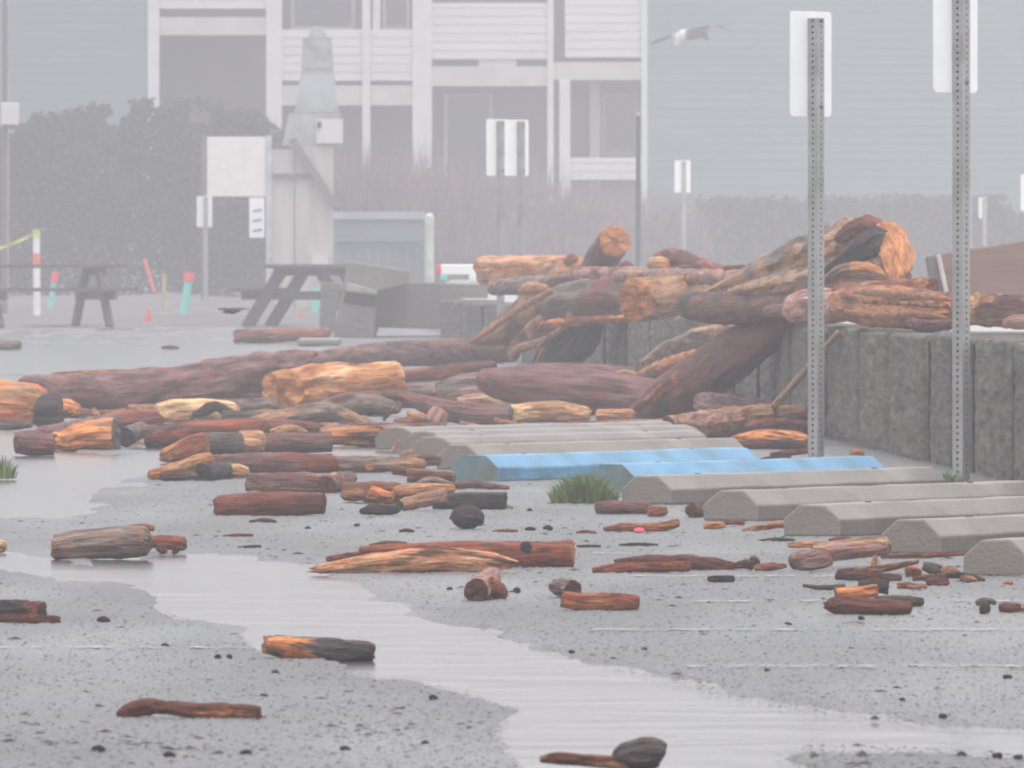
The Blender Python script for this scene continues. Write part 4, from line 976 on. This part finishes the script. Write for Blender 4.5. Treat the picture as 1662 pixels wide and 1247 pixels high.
for lb, pts, c in (('thin rusty twig on the gravel beyond the stream', [(361, 870, 1.5), (385, 868, 2.5), (411, 868, 2)], 'rb'), ('thin dark twig nearer the stream than the rusty one', [(386, 888, 1.5), (405, 887, 2.5), (424, 886, 2)], 'bl'),
      ('short low dark piece before the smooth stripped log', [(405, 846, 2), (430, 844, 4), (448, 846, 2)], 'bk'), ('pair-like dark twig in line with the sawn orange end', [(936, 886, 1.5), (955, 886, 2.5), (975, 886, 2)], 'bl'),
      ('longer dark twig in front of the twisted red stick', [(1005, 884, 1.5), (1035, 883, 3), (1068, 884, 2)], 'bl'), ('reddish twig between black butt and twisted red stick', [(935, 864, 1.5), (950, 862, 2.5), (967, 864, 2)], 'rb'),
      ('reddish twig near the squat blackish butt', [(800, 862, 2), (820, 861, 3), (840, 861, 2)], 'rb'), ('low dark slip before the split tan limb on the gravel', [(648, 862, 2), (660, 860, 3), (672, 862, 2)], 'bl'), ('dark slip of bark beside the second grey stop', [(1230, 877, 1.5), (1260, 875, 3), (1290, 876, 2)], 'bl')):
    wood(lb, pts, c, ('tn', .2), name='twig', cat='twig', group='twigs on the gravel')
PEB = 'dark pebbles scattered on the asphalt'
for x, y, r in ((168, 1006, 7), (889, 857, 7), (861, 858, 6), (355, 1066, 5), (268, 1047, 5), (372, 1066, 5), (447, 1090, 5), (428, 1128, 5), (702, 1132, 7), (1531, 1162, 7), (1465, 1135, 5), (1280, 1012, 5), (1046, 1053, 5), (928, 1058, 4), (838, 958, 6), (730, 956, 5),
                (275, 1225, 8), (160, 1215, 8), (400, 1222, 7), (560, 1215, 7), (690, 1205, 6), (1620, 1226, 8), (1560, 1224, 8), (1655, 1228, 7), (500, 857, 4), (580, 852, 4), (985, 832, 4), (860, 828, 4), (1397, 1003, 5), (1634, 1098, 6), (1380, 1052, 4), (1244, 1087, 4)):
    wood('small dark pebble or bark crumb alone on the grey asphalt', [(x-r*rnd.uniform(.7, 1.6), y, r*rnd.uniform(.2, .5)), (x, y-r*rnd.uniform(0, .3), r*rnd.uniform(.45, .75)), (x+r*rnd.uniform(.7, 1.5), y+r*.15, r*rnd.uniform(.2, .5))], 'bl', ('dg', .4), name='pebble', cat='pebble', group=PEB, rough=2.2)

# ------------------------------------------------------------------ drifts beside the wheel stops
def w(lb, pts, c, b=('tn', .3), **k):
    k.setdefault('group', ROW); return wood(lb, pts, c, b, **k)
w('log with a collar of stripped wood round its middle', [(403, 781, 14), (440, 782, 16), (490, 782, 16), (530, 783, 14)], 'pu', ('tn', .42), g=799, ends=('bk', None))
w('log with a round hollow dark end turned to the lens', [(530, 786, 15), (545, 780, 14), (568, 776, 12)], 'pu', ('og', .35), g=(801, 795), ends=('bk', None))
w('tan log with a rounded red end behind the upturned black root', [(556, 796, 14), (600, 796, 15), (652, 797, 14)], 'tn', ('rb', .4), g=812, limbs=[('branch_stub', [(598, 800, 11), (618, 806, 11), (640, 808, 8)], 'og', ('rb', .4), (gd(815), gd(815)), dict())])
w('black root with an upturned hooked end', [(584, 830, 4), (605, 826, 9), (630, 827, 8), (644, 824, 7), (650, 814, 6)], 'bl', ('rb', .2), g=836, name='driftwood_root', cat='root', rough=1.1)
w('pinkish pole slanting with its cut end raised', [(650, 819, 9), (680, 812, 11), (712, 804, 12), (724, 803, 11)], 'pk', ('tn', .4), g=829, ends=(None, 'og'))
w('blackened squared log with a pale top edge', [(703, 813, 13), (760, 812, 14), (819, 811, 13)], 'bl', ('tn', .24), g=827, ends=(None, 'bl'), sq=3, rough=.6)
w('orange-tan billet resting on the rounded tan log', [(640, 797, 8), (680, 794, 10), (738, 792, 6)], 'tn', ('og', .45), g=814)
w('humped grey-tan piece behind the orange-tan billet', [(676, 786, 5), (700, 782, 10), (735, 788, 5)], 'gy', ('tn', .38), g=796)
w('thin smooth purple-brown stick pointing at the grass tuft', [(730, 788, 5), (770, 786, 6), (826, 791, 3)], 'pu', ('bk', .2), g=795, name='driftwood_stick', cat='stick')
w('small branch with a yellow cut end by the weathered blue stop', [(664, 770, 11), (700, 772, 10), (738, 774, 8)], 'bk', ('tn', .4), g=784, ends=('ye', None))
w('short dark stub behind the yellow-ended branch', [(636, 763, 6), (655, 764, 7), (668, 766, 6)], 'bk', ('rb', .3), g=774)
w('long purple log with a reddish bared back', [(344, 751, 12), (400, 750, 15), (470, 750, 17), (545, 752, 14)], 'pu', ('rb', .36), g=768, rough=.6)
w('light brown log with a round knot in its side', [(535, 753, 13), (600, 752, 13), (650, 752, 11), (690, 752, 8)], 'gy', ('tn', .4), g=768, limbs=[('knot', [(598, 755, 5), (599, 756, 7), (600, 757, 7)], 'rb', ('og', .3), (gd(768)-.1, gd(768)-.16), dict(ends=(None, 'og')))])
w('bundle-like forked branch leaning on the grey stop', [(648, 747, 8), (690, 746, 9), (728, 748, 8)], 'gy', ('bk', .36), g=762)
w('pale plank end lying over the forked branch', [(650, 736, 4), (670, 734, 5), (690, 736, 4)], 'ye', ('tn', .4), g=745, name='wood_chip', cat='chip')
w('small pale stake standing up by the round-topped stops', [(634, 735, 2.5), (641, 725, 2.5), (648, 714, 1.5)], 'tn', ('og', .3), g=740, name='driftwood_stick', cat='stick')
w('light orange pole with a red rounded foot, lying slantwise', [(242, 770, 8), (280, 763, 11), (315, 750, 12), (344, 741, 9)], 'tn', ('og', .5), g=780, rough=.6)
w('mottled grey stub under the light orange pole', [(260, 772, 7), (290, 770, 9), (318, 769, 8)], 'gy', ('bk', .4), g=781)
w('black charred log end facing the lens under the long purple log', [(327, 766, 15), (345, 763, 14), (375, 762, 12)], 'bl', ('dg', .3), g=(781, 776), ends=('bl', None))
w('short tan stub peeping out beside the charred end', [(366, 764, 10), (385, 764, 11), (404, 766, 8)], 'tn', ('ye', .4), g=777)
w('red broken log with a ragged slanting end', [(264, 740, 10), (290, 731, 15), (320, 720, 17), (338, 716, 15)], 'rb', ('og', .42), g=750, rough=1.2, jag=(.5, 0))
w('charred pitted log ending in a pale stump', [(325, 718, 16), (360, 719, 17), (395, 719, 17)], 'dg', ('gy', .35), g=737, rough=1.1)
w('rounded tan log end in front of a smooth purple log', [(386, 716, 17), (410, 716, 18), (430, 716, 15)], 'tn', ('ye', .44), g=735)
w('smooth purple log with a flat sawn end', [(424, 717, 16), (470, 717, 16), (536, 716, 16)], 'pu', ('bk', .2), g=734, ends=(None, 'pu'), rough=.5)
w('pale purple log bending over a black one', [(520, 702, 9), (548, 697, 9), (600, 698, 8), (660, 692, 5)], 'pk', ('pu', .4), g=722, rough=.5)
w('short log with a torn bright orange butt against the last round-topped stop', [(520, 708, 12), (560, 706, 14), (600, 706, 17), (622, 706, 14)], 'bk', ('og', .46), g=723, jag=(0, .3), ends=(None, 'og'))
w('grey hollow log end floating in the pool', [(24, 716, 17), (50, 717, 20), (84, 719, 17)], 'pu', ('gy', .3), g=738, ends=(None, 'bl'), rough=.6)
w('long dark branch running back from the grey hollow log', [(70, 704, 13), (120, 693, 11), (190, 678, 8)], 'pu', ('bk', .3), g=(728, 700))
w('orange root burl with a grey barky end, next to the hollow log', [(84, 713, 12), (110, 713, 17), (140, 706, 21), (186, 703, 24)], 'og', ('gy', .36), g=730, rough=1.3, ends=(None, 'gy'))
w('dark round log end beside the orange root burl', [(203, 708, 15), (212, 703, 14), (230, 696, 13)], 'gy', ('bl', .36), g=(728, 722), ends=('bl', None))
w('log with a wide torn orange end facing the pool', [(240, 707, 18), (262, 706, 18), (320, 698, 17), (425, 690, 13)], 'rb', ('pu', .4), g=725, ends=('og', None), rough=.9)
w('reddish branch lying across behind the torn orange end', [(185, 692, 9), (230, 686, 10), (264, 682, 9)], 'bk', ('rb', .36), g=709)
w('pale forked splinter standing against the long trunk', [(152, 662, 3), (157, 672, 5), (170, 683, 4)], 'tn', ('og', .4), g=695, name='wood_chip', cat='chip')
w('orange-backed log lying below the long trunk', [(165, 679, 8), (205, 676, 9), (256, 674, 9)], 'rb', ('og', .35), g=698)
w('thin grey slab at the water edge by the picture edge', [(-60, 690, 7), (20, 690, 7), (52, 688, 5)], 'gy', ('dg', .4), g=699, name='driftwood_plank', cat='plank')
w('dark squared stub with a torn orange end under the long trunk', [(60, 668, 24), (90, 668, 24), (100, 668, 22)], 'bl', ('bk', .2), g=696, sq=3.4)
w('knobbly orange chunk wedged under the end of the long trunk', [(98, 660, 14), (112, 661, 14), (129, 666, 9)], 'og', ('rb', .4), g=686, name='driftwood_chunk', cat='chunk', rough=1.5, sq=2.6)
w('thick orange log stub with a rounded end, cut by the picture edge', [(-110, 650, 34), (-20, 650, 36), (35, 652, 35), (74, 657, 26)], 'og', ('tn', .3), g=690, rough=.8, rnd_end=(.5, .55))
HP = dict(group=HEAP)
# ------------------------------------------------------------------ the heap in front of the wall
wood('long thick trunk lying across the flooded lot with bark peeling off', [(38, 622, 11), (70, 632, 22), (150, 637, 30), (240, 634, 34), (330, 622, 33), (420, 604, 28), (480, 592, 22), (502, 582, 12)], 'pu', ('bk', .36), d=(gd(669), gd(655)), rough=.9, name='driftwood_log', cat='log',
     limbs=[('bark_strip', [(85, 608, 3), (150, 606, 5), (215, 603, 3)], 'rb', ('og', .4), (gd(660), gd(660)), dict()), ('branch_stub', [(470, 582, 8), (492, 576, 6), (514, 574, 4)], 'rb', ('bk', .3), (gd(655), gd(652)), dict())], **HP)
wood('split squared log with a raw red face and yellow sides', [(462, 636, 32), (500, 632, 36), (560, 626, 34), (628, 619, 27)], 'ye', ('og', .46), d=(77.7, 78.6), sq=2.9, rough=.9, wid=1.2, ends=('og', 'tn'), name='driftwood_chunk', cat='chunk', **HP)
wood('long dark purple log running back to the roots on the wall', [(485, 588, 10), (560, 580, 17), (650, 574, 21), (740, 571, 21), (830, 569, 19)], 'pu', ('bl', .3), d=(gd(612), gd(600)), rough=.4, **HP)
wood('slim red-brown branch beyond the yellow-sided squared log', [(625, 614, 11), (690, 607, 12), (740, 600, 11), (805, 592, 8)], 'rb', ('bk', .36), g=624, rough=.6, **HP)
wood('big smooth purple log with a rounded end, largest in front of the wall', [(783, 613, 17), (815, 620, 27), (880, 627, 34), (960, 633, 36), (1040, 642, 35), (1090, 648, 32)], 'pu', ('bk', .18), g=(672, 676), rough=.35, rnd_end=(.35, .5), **HP)
wood('pale smooth log lying just behind the largest purple one', [(840, 603, 12), (920, 602, 15), (1000, 606, 14), (1060, 612, 12)], 'pu', ('pk', .3), g=(640, 642), rough=.4, **HP)
wood('yellow squared billet with an orange end under the largest purple log', [(827, 670, 13), (860, 668, 16), (910, 667, 16), (955, 672, 12)], 'ye', ('tn', .4), g=686, sq=3.4, ends=('og', None), rough=.7, name='driftwood_chunk', cat='chunk', **HP)
wood('bent grey-purple log with one thin raised end', [(625, 638, 6), (660, 645, 10), (700, 658, 15), (750, 669, 18), (830, 673, 18)], 'pu', ('gy', .36), g=690, rough=.6, limbs=[('fin', [(716, 664, 13), (710, 676, 17), (706, 687, 17)], 'pk', ('rb', .4), (gd(692), gd(692)), dict(wid=.4))], **HP)
wood('blunt grey block with an orange broken end beside the largest purple log', [(718, 637, 19), (750, 630, 22), (800, 625, 22)], 'pk', ('gy', .36), g=662, sq=3, ends=('og', None), **HP)
wood('pale pink split piece below the blunt grey block', [(742, 652, 7), (780, 648, 10), (825, 652, 10)], 'pk', ('ye', .4), g=670, **HP)
wood('brown log with a chewed end lying under the slim branch', [(622, 630, 7), (660, 634, 13), (700, 634, 15), (722, 634, 12)], 'gy', ('tn', .35), g=652, ends=(None, 'og'), **HP)
wood('humped tan driftwood root tapering to a red tip', [(405, 683, 5), (430, 680, 11), (470, 675, 14), (520, 667, 16), (555, 670, 11), (590, 683, 6), (630, 693, 3)], 'gy', ('tn', .42), g=693, name='driftwood_root', cat='root', rough=1., **HP)
wood('flat grey-brown slab behind the humped tan root', [(520, 662, 12), (570, 654, 17), (620, 654, 16), (650, 662, 8)], 'gy', ('bk', .4), g=676, wid=1.4, name='driftwood_plank', cat='plank', **HP)
wood('thin red pole lying low from the tan root to the bent log', [(560, 688, 4), (640, 690, 4), (720, 689, 3)], 'rb', ('pk', .4), g=695, name='driftwood_stick', cat='stick', **HP)
wood('short dark-ended stick propped in the gap beside the bent log', [(662, 673, 7), (680, 676, 7), (704, 682, 5)], 'tn', ('ye', .4), g=688, ends=('bl', None), name='driftwood_stick', cat='stick', **HP)
wood('thin leaning splinter in the gap by the tan root', [(622, 681, 3), (632, 670, 3), (642, 660, 2)], 'bk', ('tn', .3), g=684, name='wood_chip', cat='chip', **HP)
wood('pale yellow chunk with a dark bark flap', [(254, 668, 13), (285, 665, 18), (340, 664, 18), (382, 669, 15)], 'ye', ('wh', .3), g=687, sq=2.6, rough=.7, name='driftwood_chunk', cat='chunk', limbs=[('bark_flap', [(312, 676, 4), (335, 666, 9), (352, 660, 8), (378, 674, 8)], 'bl', ('bk', .3), (gd(687)-.45, gd(687)-.45), dict(wid=.5))], **HP)
wood('small log with a red knob end beneath the long trunk', [(317, 637, 9), (345, 638, 9), (425, 642, 8)], 'pu', ('rb', .36), g=655, **HP)
wood('grey log stretching under the split squared log', [(330, 657, 10), (390, 658, 12), (450, 656, 12)], 'gy', ('dg', .4), g=674, **HP)
wood('dark low log behind the pale yellow chunk', [(360, 676, 10), (420, 677, 10), (470, 682, 8)], 'dg', ('bk', .35), g=690, **HP)
wood('long reddish log just behind the charred pitted one', [(300, 694, 10), (380, 694, 11), (460, 692, 10), (520, 694, 8)], 'rb', ('pu', .42), g=709, **HP)
wood('tan splinter lying on the smooth purple sawn log', [(440, 700, 4), (470, 696, 7), (498, 702, 4)], 'tn', ('ye', .4), g=716, name='wood_chip', cat='chip', **HP)
rr2 = random.Random(33)
for k in range(64):                                           # broken bits packed into the gaps
    gx = rr2.uniform(120, 840); gy = rr2.uniform(640, 712) - max(0, gx-600)*.05
    if gx < 300: gy = rr2.uniform(668, 722)
    ln = rr2.uniform(12, 50); r_ = rr2.uniform(2.5, 8); a_ = rr2.gauss(0, .16)
    wood('small broken bit of driftwood packed into a gap of the heap', [(gx-ln, gy-r_+ln*a_, r_*.6), (gx, gy-r_, r_), (gx+ln, gy-r_-ln*a_, r_*.7)], rr2.choice(['bk', 'rb', 'tn', 'og', 'pu', 'gy', 'bl', 'pk']), (rr2.choice(['tn', 'og', 'bk']), .4), g=gy+1, name='driftwood_bit', cat='wood bit', group='broken bits packed into the heap', rough=1.3, jag=(.5, .5))
# on the wheel stops
wood('slim red-brown pole lying on the far grey stops', [(845, 699, 7), (900, 695, 10), (980, 692, 11), (1060, 690, 11), (1115, 691, 14), (1128, 697, 13)], 'rb', ('pk', .34), g=(708, 706), rough=.5, ends=('og', 'bk'), **HP)
wood('broad split slab with a cavity at its end, by the far ends of the stops', [(1082, 690, 15), (1110, 692, 20), (1160, 688, 25), (1220, 682, 24), (1312, 676, 20)], 'pk', ('tn', .44), g=(716, 702), rough=1.1, wid=.8, ends=('bk', None), name='driftwood_plank', cat='plank', **HP)
wood('spear-shaped orange slab in front of the leaning pale pole', [(1171, 717, 2), (1200, 711, 7), (1245, 707, 11), (1290, 710, 11), (1312, 715, 9)], 'og', ('bk', .36), g=727, rough=.8, wid=1.2, name='driftwood_plank', cat='plank', **HP)
wood('dark slab under the spear-shaped orange one', [(1190, 722, 5), (1240, 720, 8), (1316, 722, 7)], 'bk', ('bl', .3), g=731, name='driftwood_plank', cat='plank', **HP)
wood('low reddish log between the split slab and the sign post', [(1225, 690, 9), (1270, 690, 11), (1316, 694, 11)], 'rb', ('pk', .4), g=(712, 706), **HP)
wood('pale pink log lying at the foot of the wall', [(1140, 652, 17), (1190, 655, 17), (1250, 664, 13), (1310, 670, 10)], 'pk', ('pu', .4), g=(688, 694), rough=.8, **HP)
wood('low pinkish log under the leaning split trunk', [(1060, 668, 8), (1110, 666, 9), (1160, 668, 9)], 'pk', ('pu', .4), g=682, **HP)
wood('small orange butt at the foot of the leaning split trunk', [(970, 673, 9), (1000, 672, 10), (1030, 674, 8)], 'tn', ('og', .4), g=684, ends=('og', None), **HP)
wood('dark stub lying by the sign post behind the half-hidden blue stop', [(1350, 753, 7), (1380, 751, 9), (1411, 752, 8)], 'bk', ('bl', .3), g=761, ends=(None, 'bl'), group=ROW)
wood('bright orange chip at the foot of the wall', [(1380, 735, 2.5), (1390, 733, 5), (1402, 736, 3)], 'og', ('ye', .3), g=741, name='wood_chip', cat='chip', group=CH)
wood('dark flat chip beside the end of the weathered blue stop', [(1232, 746, 2), (1255, 743, 4), (1284, 741, 2)], 'bl', ('bk', .2), g=748, name='wood_chip', cat='chip', group=CH)
wood('long thin dark slat lying behind the half-hidden blue stop', [(1250, 737, 3), (1290, 733, 5), (1330, 729, 3)], 'bk', ('bl', .2), g=742, name='driftwood_stick', cat='stick', group=ROW)
wood('small dark chip on the top of a far grey stop', [(832, 695, 2), (838, 695, 4), (846, 695, 3)], 'bk', ('tn', .2), g=699, name='wood_chip', cat='chip', group=CH)
# leaning against the wall
wood('big split trunk leaning up against the wall with a bright orange edge', [(1012, 684, 6), (1050, 664, 20), (1105, 630, 34), (1165, 594, 40), (1225, 553, 33), (1275, 520, 21), (1296, 508, 14)], 'bk', ('rb', .42), d=(74.4, 70.2), rough=.7, wid=.8, sq=2.6, name='driftwood_log', cat='log',
     limbs=[('broken_foot', [(1120, 640, 26), (1145, 650, 22), (1165, 662, 12)], 'bl', ('bk', .2), (73.4, 73.0), dict()), ('split_edge', [(1014, 680, 4), (1060, 644, 8), (1110, 606, 9), (1152, 574, 7), (1190, 550, 3)], 'og', ('rb', .4), (73.6, 71.8), dict(wid=.5))], **HP)
wood('tan split slab leaning behind the big leaning trunk', [(1030, 606, 5), (1065, 585, 15), (1110, 563, 21), (1160, 545, 19), (1205, 533, 11)], 'gy', ('tn', .42), d=(79, 76), rough=.9, lobes=(3, .15), name='driftwood_plank', cat='plank', **HP)
wood('pale orange sliver wedged between slab and leaning trunk', [(1034, 609, 3), (1060, 600, 9), (1095, 590, 12), (1130, 574, 7)], 'tn', ('og', .46), d=(76.5, 75), name='driftwood_plank', cat='plank', **HP)
wood('two pale knuckle ends lying on the largest purple log', [(998, 609, 6), (1015, 608, 8), (1034, 612, 6)], 'ye', ('tn', .4), d=77.5, name='driftwood_chunk', cat='chunk', **HP)
wood('slender pale pole leaning on the wall behind the sign post', [(1221, 700, 6), (1290, 622, 6), (1361, 540, 5)], 'tn', ('ye', .5), d=(68.6, 65.4), rough=.5, name='driftwood_pole', cat='pole', **HP)

# ------------------------------------------------------------------ thrown up on the wall
TP = dict(group=TOP)
wood('root mass sprawling down over the wall from a grey trunk', [(890, 500, 20), (920, 494, 30), (980, 488, 35), (1045, 486, 28)], 'bk', ('gy', .42), d=(92.5, 90.5), rough=.9, lobes=(5, .06), name='driftwood_root_log',
     limbs=[('root', [(990, 474, 20), (930, 480, 33), (880, 503, 36), (825, 535, 24), (780, 552, 10), (762, 558, 3)], 'bk', ('tn', .42), (92, 95.5), dict(rough=1.0, lobes=(6, .08), wid=.6, jag=(0, 1.5))),
            ('root', [(935, 500, 18), (890, 527, 22), (850, 553, 16), (826, 574, 7)], 'bk', ('og', .38), (91.6, 94.6), dict(rough=1.0, lobes=(5, .1), wid=.7, jag=(0, 1.5))),
            ('root', [(962, 512, 20), (940, 545, 30), (915, 570, 30), (895, 592, 22)], 'bl', ('bk', .32), (92, 93.6), dict(rough=.9, lobes=(5, .08), wid=.7)),
            ('root', [(925, 520, 5), (900, 543, 5), (868, 558, 6), (842, 566, 6), (830, 584, 5)], 'og', ('tn', .5), (91.0, 93.0), dict()),
            ('root', [(893, 543, 3.5), (876, 563, 3.5), (864, 590, 3)], 'og', ('tn', .5), (91.0, 93.0), dict()),
            ('root', [(882, 566, 2.5), (876, 578, 3), (874, 590, 3)], 'og', ('tn', .4), (91.0, 93.0), dict()),
            ('root', [(888, 468, 5), (862, 466, 8), (846, 474, 6)], 'tn', ('og', .3), (92.5, 93.5), dict(rough=1.4)),
            ('root', [(895, 472, 5), (840, 504, 5), (790, 540, 4), (760, 556, 2)], 'tn', ('og', .42), (91.4, 95), dict()),
            ('root', [(1030, 517, 5), (960, 521, 7), (890, 526, 6), (878, 536, 5)], 'og', ('rb', .5), (90.2, 91.2), dict())], **TP)
wood('log with a torn orange end and a pale back lying on the wall', [(1036, 487, 33), (1060, 484, 34), (1100, 478, 29), (1140, 471, 23), (1175, 465, 17)], 'pk', ('tn', .48), d=(81.2, 82.2), rough=.9, ends=('og', None), limbs=[('stub', [(1098, 497, 4), (1110, 494, 7), (1122, 492, 4)], 'ye', ('tn', .3), (82, 81.6), dict())], **TP)
wood('dark brown log with a sawn end hanging over the wall edge', [(1117, 496, 21), (1160, 500, 25), (1220, 499, 25), (1292, 491, 13)], 'bk', ('bl', .33), d=(72.5, 69), rough=.6, **TP)
wood('short dark smooth log poking out under the pink-ended one', [(1246, 506, 10), (1270, 505, 12), (1312, 504, 12)], 'pu', ('bl', .2), d=(68.6, 67.4), rough=.3, **TP)
wood('log with a rounded pink end behind the sign post on the wall', [(1292, 501, 24), (1310, 499, 29), (1350, 497, 27), (1390, 496, 22)], 'pk', ('rb', .3), d=(66.8, 65.4), rough=.5, rnd_end=(.45, .5), **TP)
wood('heavy splintered orange-brown log balanced along the wall edge', [(1362, 492, 20), (1400, 495, 29), (1450, 499, 32), (1500, 502, 29), (1546, 505, 25)], 'rb', ('og', .45), d=(64.6, 61.5), rough=.6, sq=2.5, lobes=(7, .06), jag=(0, .4), ends=('rb', None),
     limbs=[('splinter', [(1385, 474, 3), (1430, 476, 6), (1500, 481, 6), (1552, 488, 3)], 'og', ('tn', .5), (62.6, 61.0), dict(wid=.6, jag=(.5, 1.5))), ('splinter', [(1370, 505, 3), (1420, 512, 5), (1490, 510, 5), (1540, 516, 2)], 'tn', ('og', .5), (62.8, 60.9), dict(wid=.6, jag=(.5, 1.5))), ('splinter', [(1400, 490, 3), (1450, 492, 4), (1530, 498, 3)], 'bk', ('og', .4), (62.2, 60.9), dict(wid=.6, jag=(.5, 1.5))),
            ('branch_stub', [(1478, 524, 9), (1500, 529, 10), (1545, 527, 8)], 'pu', ('bk', .3), (62, 61.2), dict())], **TP)
wood('upper splintered log with a dark red end, on the heavy one', [(1366, 475, 14), (1420, 471, 14), (1480, 465, 12), (1514, 462, 11)], 'rb', ('og', .38), d=(65.5, 64.5), rough=.9, ends=('rb', 'rb'), **TP)
wood('long grooved log running out of the picture behind the tallest post', [(1535, 500, 22), (1580, 502, 25), (1640, 504, 25), (1800, 506, 24)], 'tn', ('bk', .4), d=(65, 63), rough=.9, lobes=(4, .1), **TP)
wood('pink-brown stub lying on the pale terrace at the picture edge', [(1628, 528, 5), (1650, 523, 11), (1720, 522, 13)], 'pk', ('rb', .3), d=61, **TP)
wood('huge fluted stump with a ragged root end, highest on the wall', [(1138, 482, 6), (1200, 460, 18), (1270, 434, 28), (1330, 414, 35), (1385, 397, 38), (1425, 394, 34)], 'gy', ('tn', .44), d=(72.5, 67.8), rough=1.0, wid=.9, lobes=(6, .09), name='driftwood_stump', cat='stump', ends=(None, 'bk'), jag=(0, .5),
     limbs=[('root', [(1180, 480, 8), (1260, 464, 16), (1330, 454, 20), (1395, 444, 27), (1452, 436, 26)], 'gy', ('tn', .42), (71, 66.6), dict(rough=1.0, lobes=(5, .1), ends=(None, 'og'), jag=(0, .4))),
            ('root', [(1360, 388, 8), (1392, 372, 16), (1418, 366, 14), (1432, 372, 7)], 'bk', ('rb', .4), (67.6, 67.0), dict(rough=1.2)),
            ('root_rim', [(1430, 366, 10), (1448, 390, 19), (1456, 416, 21), (1453, 444, 16), (1446, 458, 9)], 'bk', ('og', .44), (67.0, 66.2), dict(rough=1.7, wid=.7, lobes=(7, .14))),
            ('hollow', [(1335, 444, 5), (1372, 420, 12), (1408, 400, 19), (1428, 392, 19), (1440, 400, 12)], 'bl', ('bk', .34), (67.6, 66.7), dict(rough=1.5, lobes=(5, .12), wid=.6)),  # solid dark lump, its colour standing in for the hollow's shade
            ('root', [(1335, 458, 6), (1370, 440, 11), (1405, 440, 13), (1440, 452, 8)], 'gy', ('og', .44), (66.6, 66.2), dict(rough=1.2)),
            ('root', [(1340, 412, 7), (1372, 396, 12), (1400, 386, 9)], 'og', ('tn', .5), (68.0, 67.3), dict(rough=1.2))], **TP)
wood('stubby log standing up with a raw orange top', [(962, 446, 23), (975, 425, 25), (988, 405, 25), (998, 392, 25)], 'bk', ('gy', .25), d=(95.5, 94), rough=.6, ends=(None, 'og'), **TP)
wood('squared tan-pink log end lying at the far corner of the wall', [(793, 440, 23), (830, 439, 23), (890, 438, 22), (934, 437, 21)], 'tn', ('og', .4), d=(104.5, 103), sq=3.2, rough=.5, ends=('rb', None), limbs=[('knob', [(918, 430, 8), (928, 420, 8), (936, 424, 5)], 'rb', ('og', .3), (103, 103), dict())], **TP)
wood('grey broken log with a splintered end under the squared tan one', [(803, 468, 11), (840, 464, 14), (900, 460, 13), (950, 452, 12)], 'gy', ('tn', .34), d=(103, 100), jag=(.8, 0), ends=('tn', None), **TP)
wood('pinkish flat log in front of the standing stub', [(935, 448, 13), (980, 446, 12), (1040, 445, 11)], 'pk', ('rb', .4), d=(92.5, 90.5), **TP)
wood('sloping red-brown log with a peaked end on top of the heap', [(1070, 423, 13), (1095, 419, 15), (1140, 431, 11), (1195, 444, 5)], 'rb', ('bk', .36), d=(86, 84), rough=.8, **TP)
wood('yellow-orange broken chunk by the sloping red-brown log', [(1053, 430, 10), (1070, 429, 12), (1088, 432, 9)], 'og', ('ye', .4), d=85.5, name='driftwood_chunk', cat='chunk', rough=1.4, **TP)
wood('thin dark stick lying across below the sloping log', [(1066, 442, 4), (1100, 438, 6), (1134, 432, 5)], 'pu', ('bk', .3), d=(84.4, 83.6), name='driftwood_stick', cat='stick', **TP)
wood('pale flat log stretching behind the torn orange-ended one', [(1000, 449, 9), (1070, 447, 10), (1140, 450, 12), (1220, 452, 13)], 'tn', ('pk', .45), d=(85, 79), **TP)
wood('red branch lying behind the dark sawn-ended log', [(1225, 476, 10), (1270, 474, 12), (1330, 478, 11)], 'rb', ('pk', .36), d=(70.6, 69.4), **TP)
wood('small dark stub lying against the standing stub', [(1003, 436, 5), (1016, 432, 8), (1028, 437, 5)], 'bk', ('pk', .3), d=93, name='driftwood_chunk', cat='chunk', **TP)
wood('orange knob peeping out behind the huge stump', [(1230, 427, 7), (1245, 424, 10), (1262, 430, 6)], 'og', ('ye', .3), d=76, name='driftwood_chunk', cat='chunk', rough=1.4, **TP)
wood('low dark piece between the sloping log and the orange knob', [(1175, 438, 6), (1200, 436, 6), (1232, 441, 5)], 'bk', ('rb', .3), d=80, name='driftwood_chunk', cat='chunk', **TP)
# far away in the shallow water
FAR = 'driftwood far off in the shallow water'
wood('faint red and dark log lying near the pale slab in the far pool', [(382, 545, 10), (430, 544, 11), (480, 543, 10), (535, 540, 8)], 'rb', ('bl', .36), g=556, ends=('rb', None), group=FAR)
wood('faint grey log end at the picture edge in the far pool', [(-60, 559, 7), (0, 559, 8), (32, 559, 7)], 'gy', ('gn', .3), g=567, ends=(None, 'gy'), group=FAR)
wood('small dark bit floating in the far pool by the long dark purple log', [(588, 566, 2.5), (596, 565, 4), (604, 566, 2.5)], 'bl', ('bk', .2), g=569, name='wood_chip', cat='chip', group=FAR)
wood('low dark bit floating in the middle of the far pool', [(262, 564, 2), (275, 563, 3), (290, 564, 2)], 'bl', ('bk', .2), g=567, name='wood_chip', cat='chip', group=FAR)

# ------------------------------------------------------------------ sea mist filling the air
hb = MB().bx(-75, 75, -20, 296, -1.2, 14.5).build('haze', None)
hm = bpy.data.materials.new('sea_mist'); hm.use_nodes = True; N, L = hm.node_tree.nodes, hm.node_tree.links
N.remove(N['Principled BSDF']); pv = N.new('ShaderNodeVolumePrincipled'); pv.inputs['Density'].default_value = HAZE
pv.inputs['Color'].default_value = (.89, .88, .905, 1); pv.inputs['Anisotropy'].default_value = 0.0
L.new(pv.outputs[0], N['Material Output'].inputs['Volume']); hb.data.materials.append(hm)
tag(hb, 'pale sea mist hanging over the whole lot', 'mist', kind='stuff')
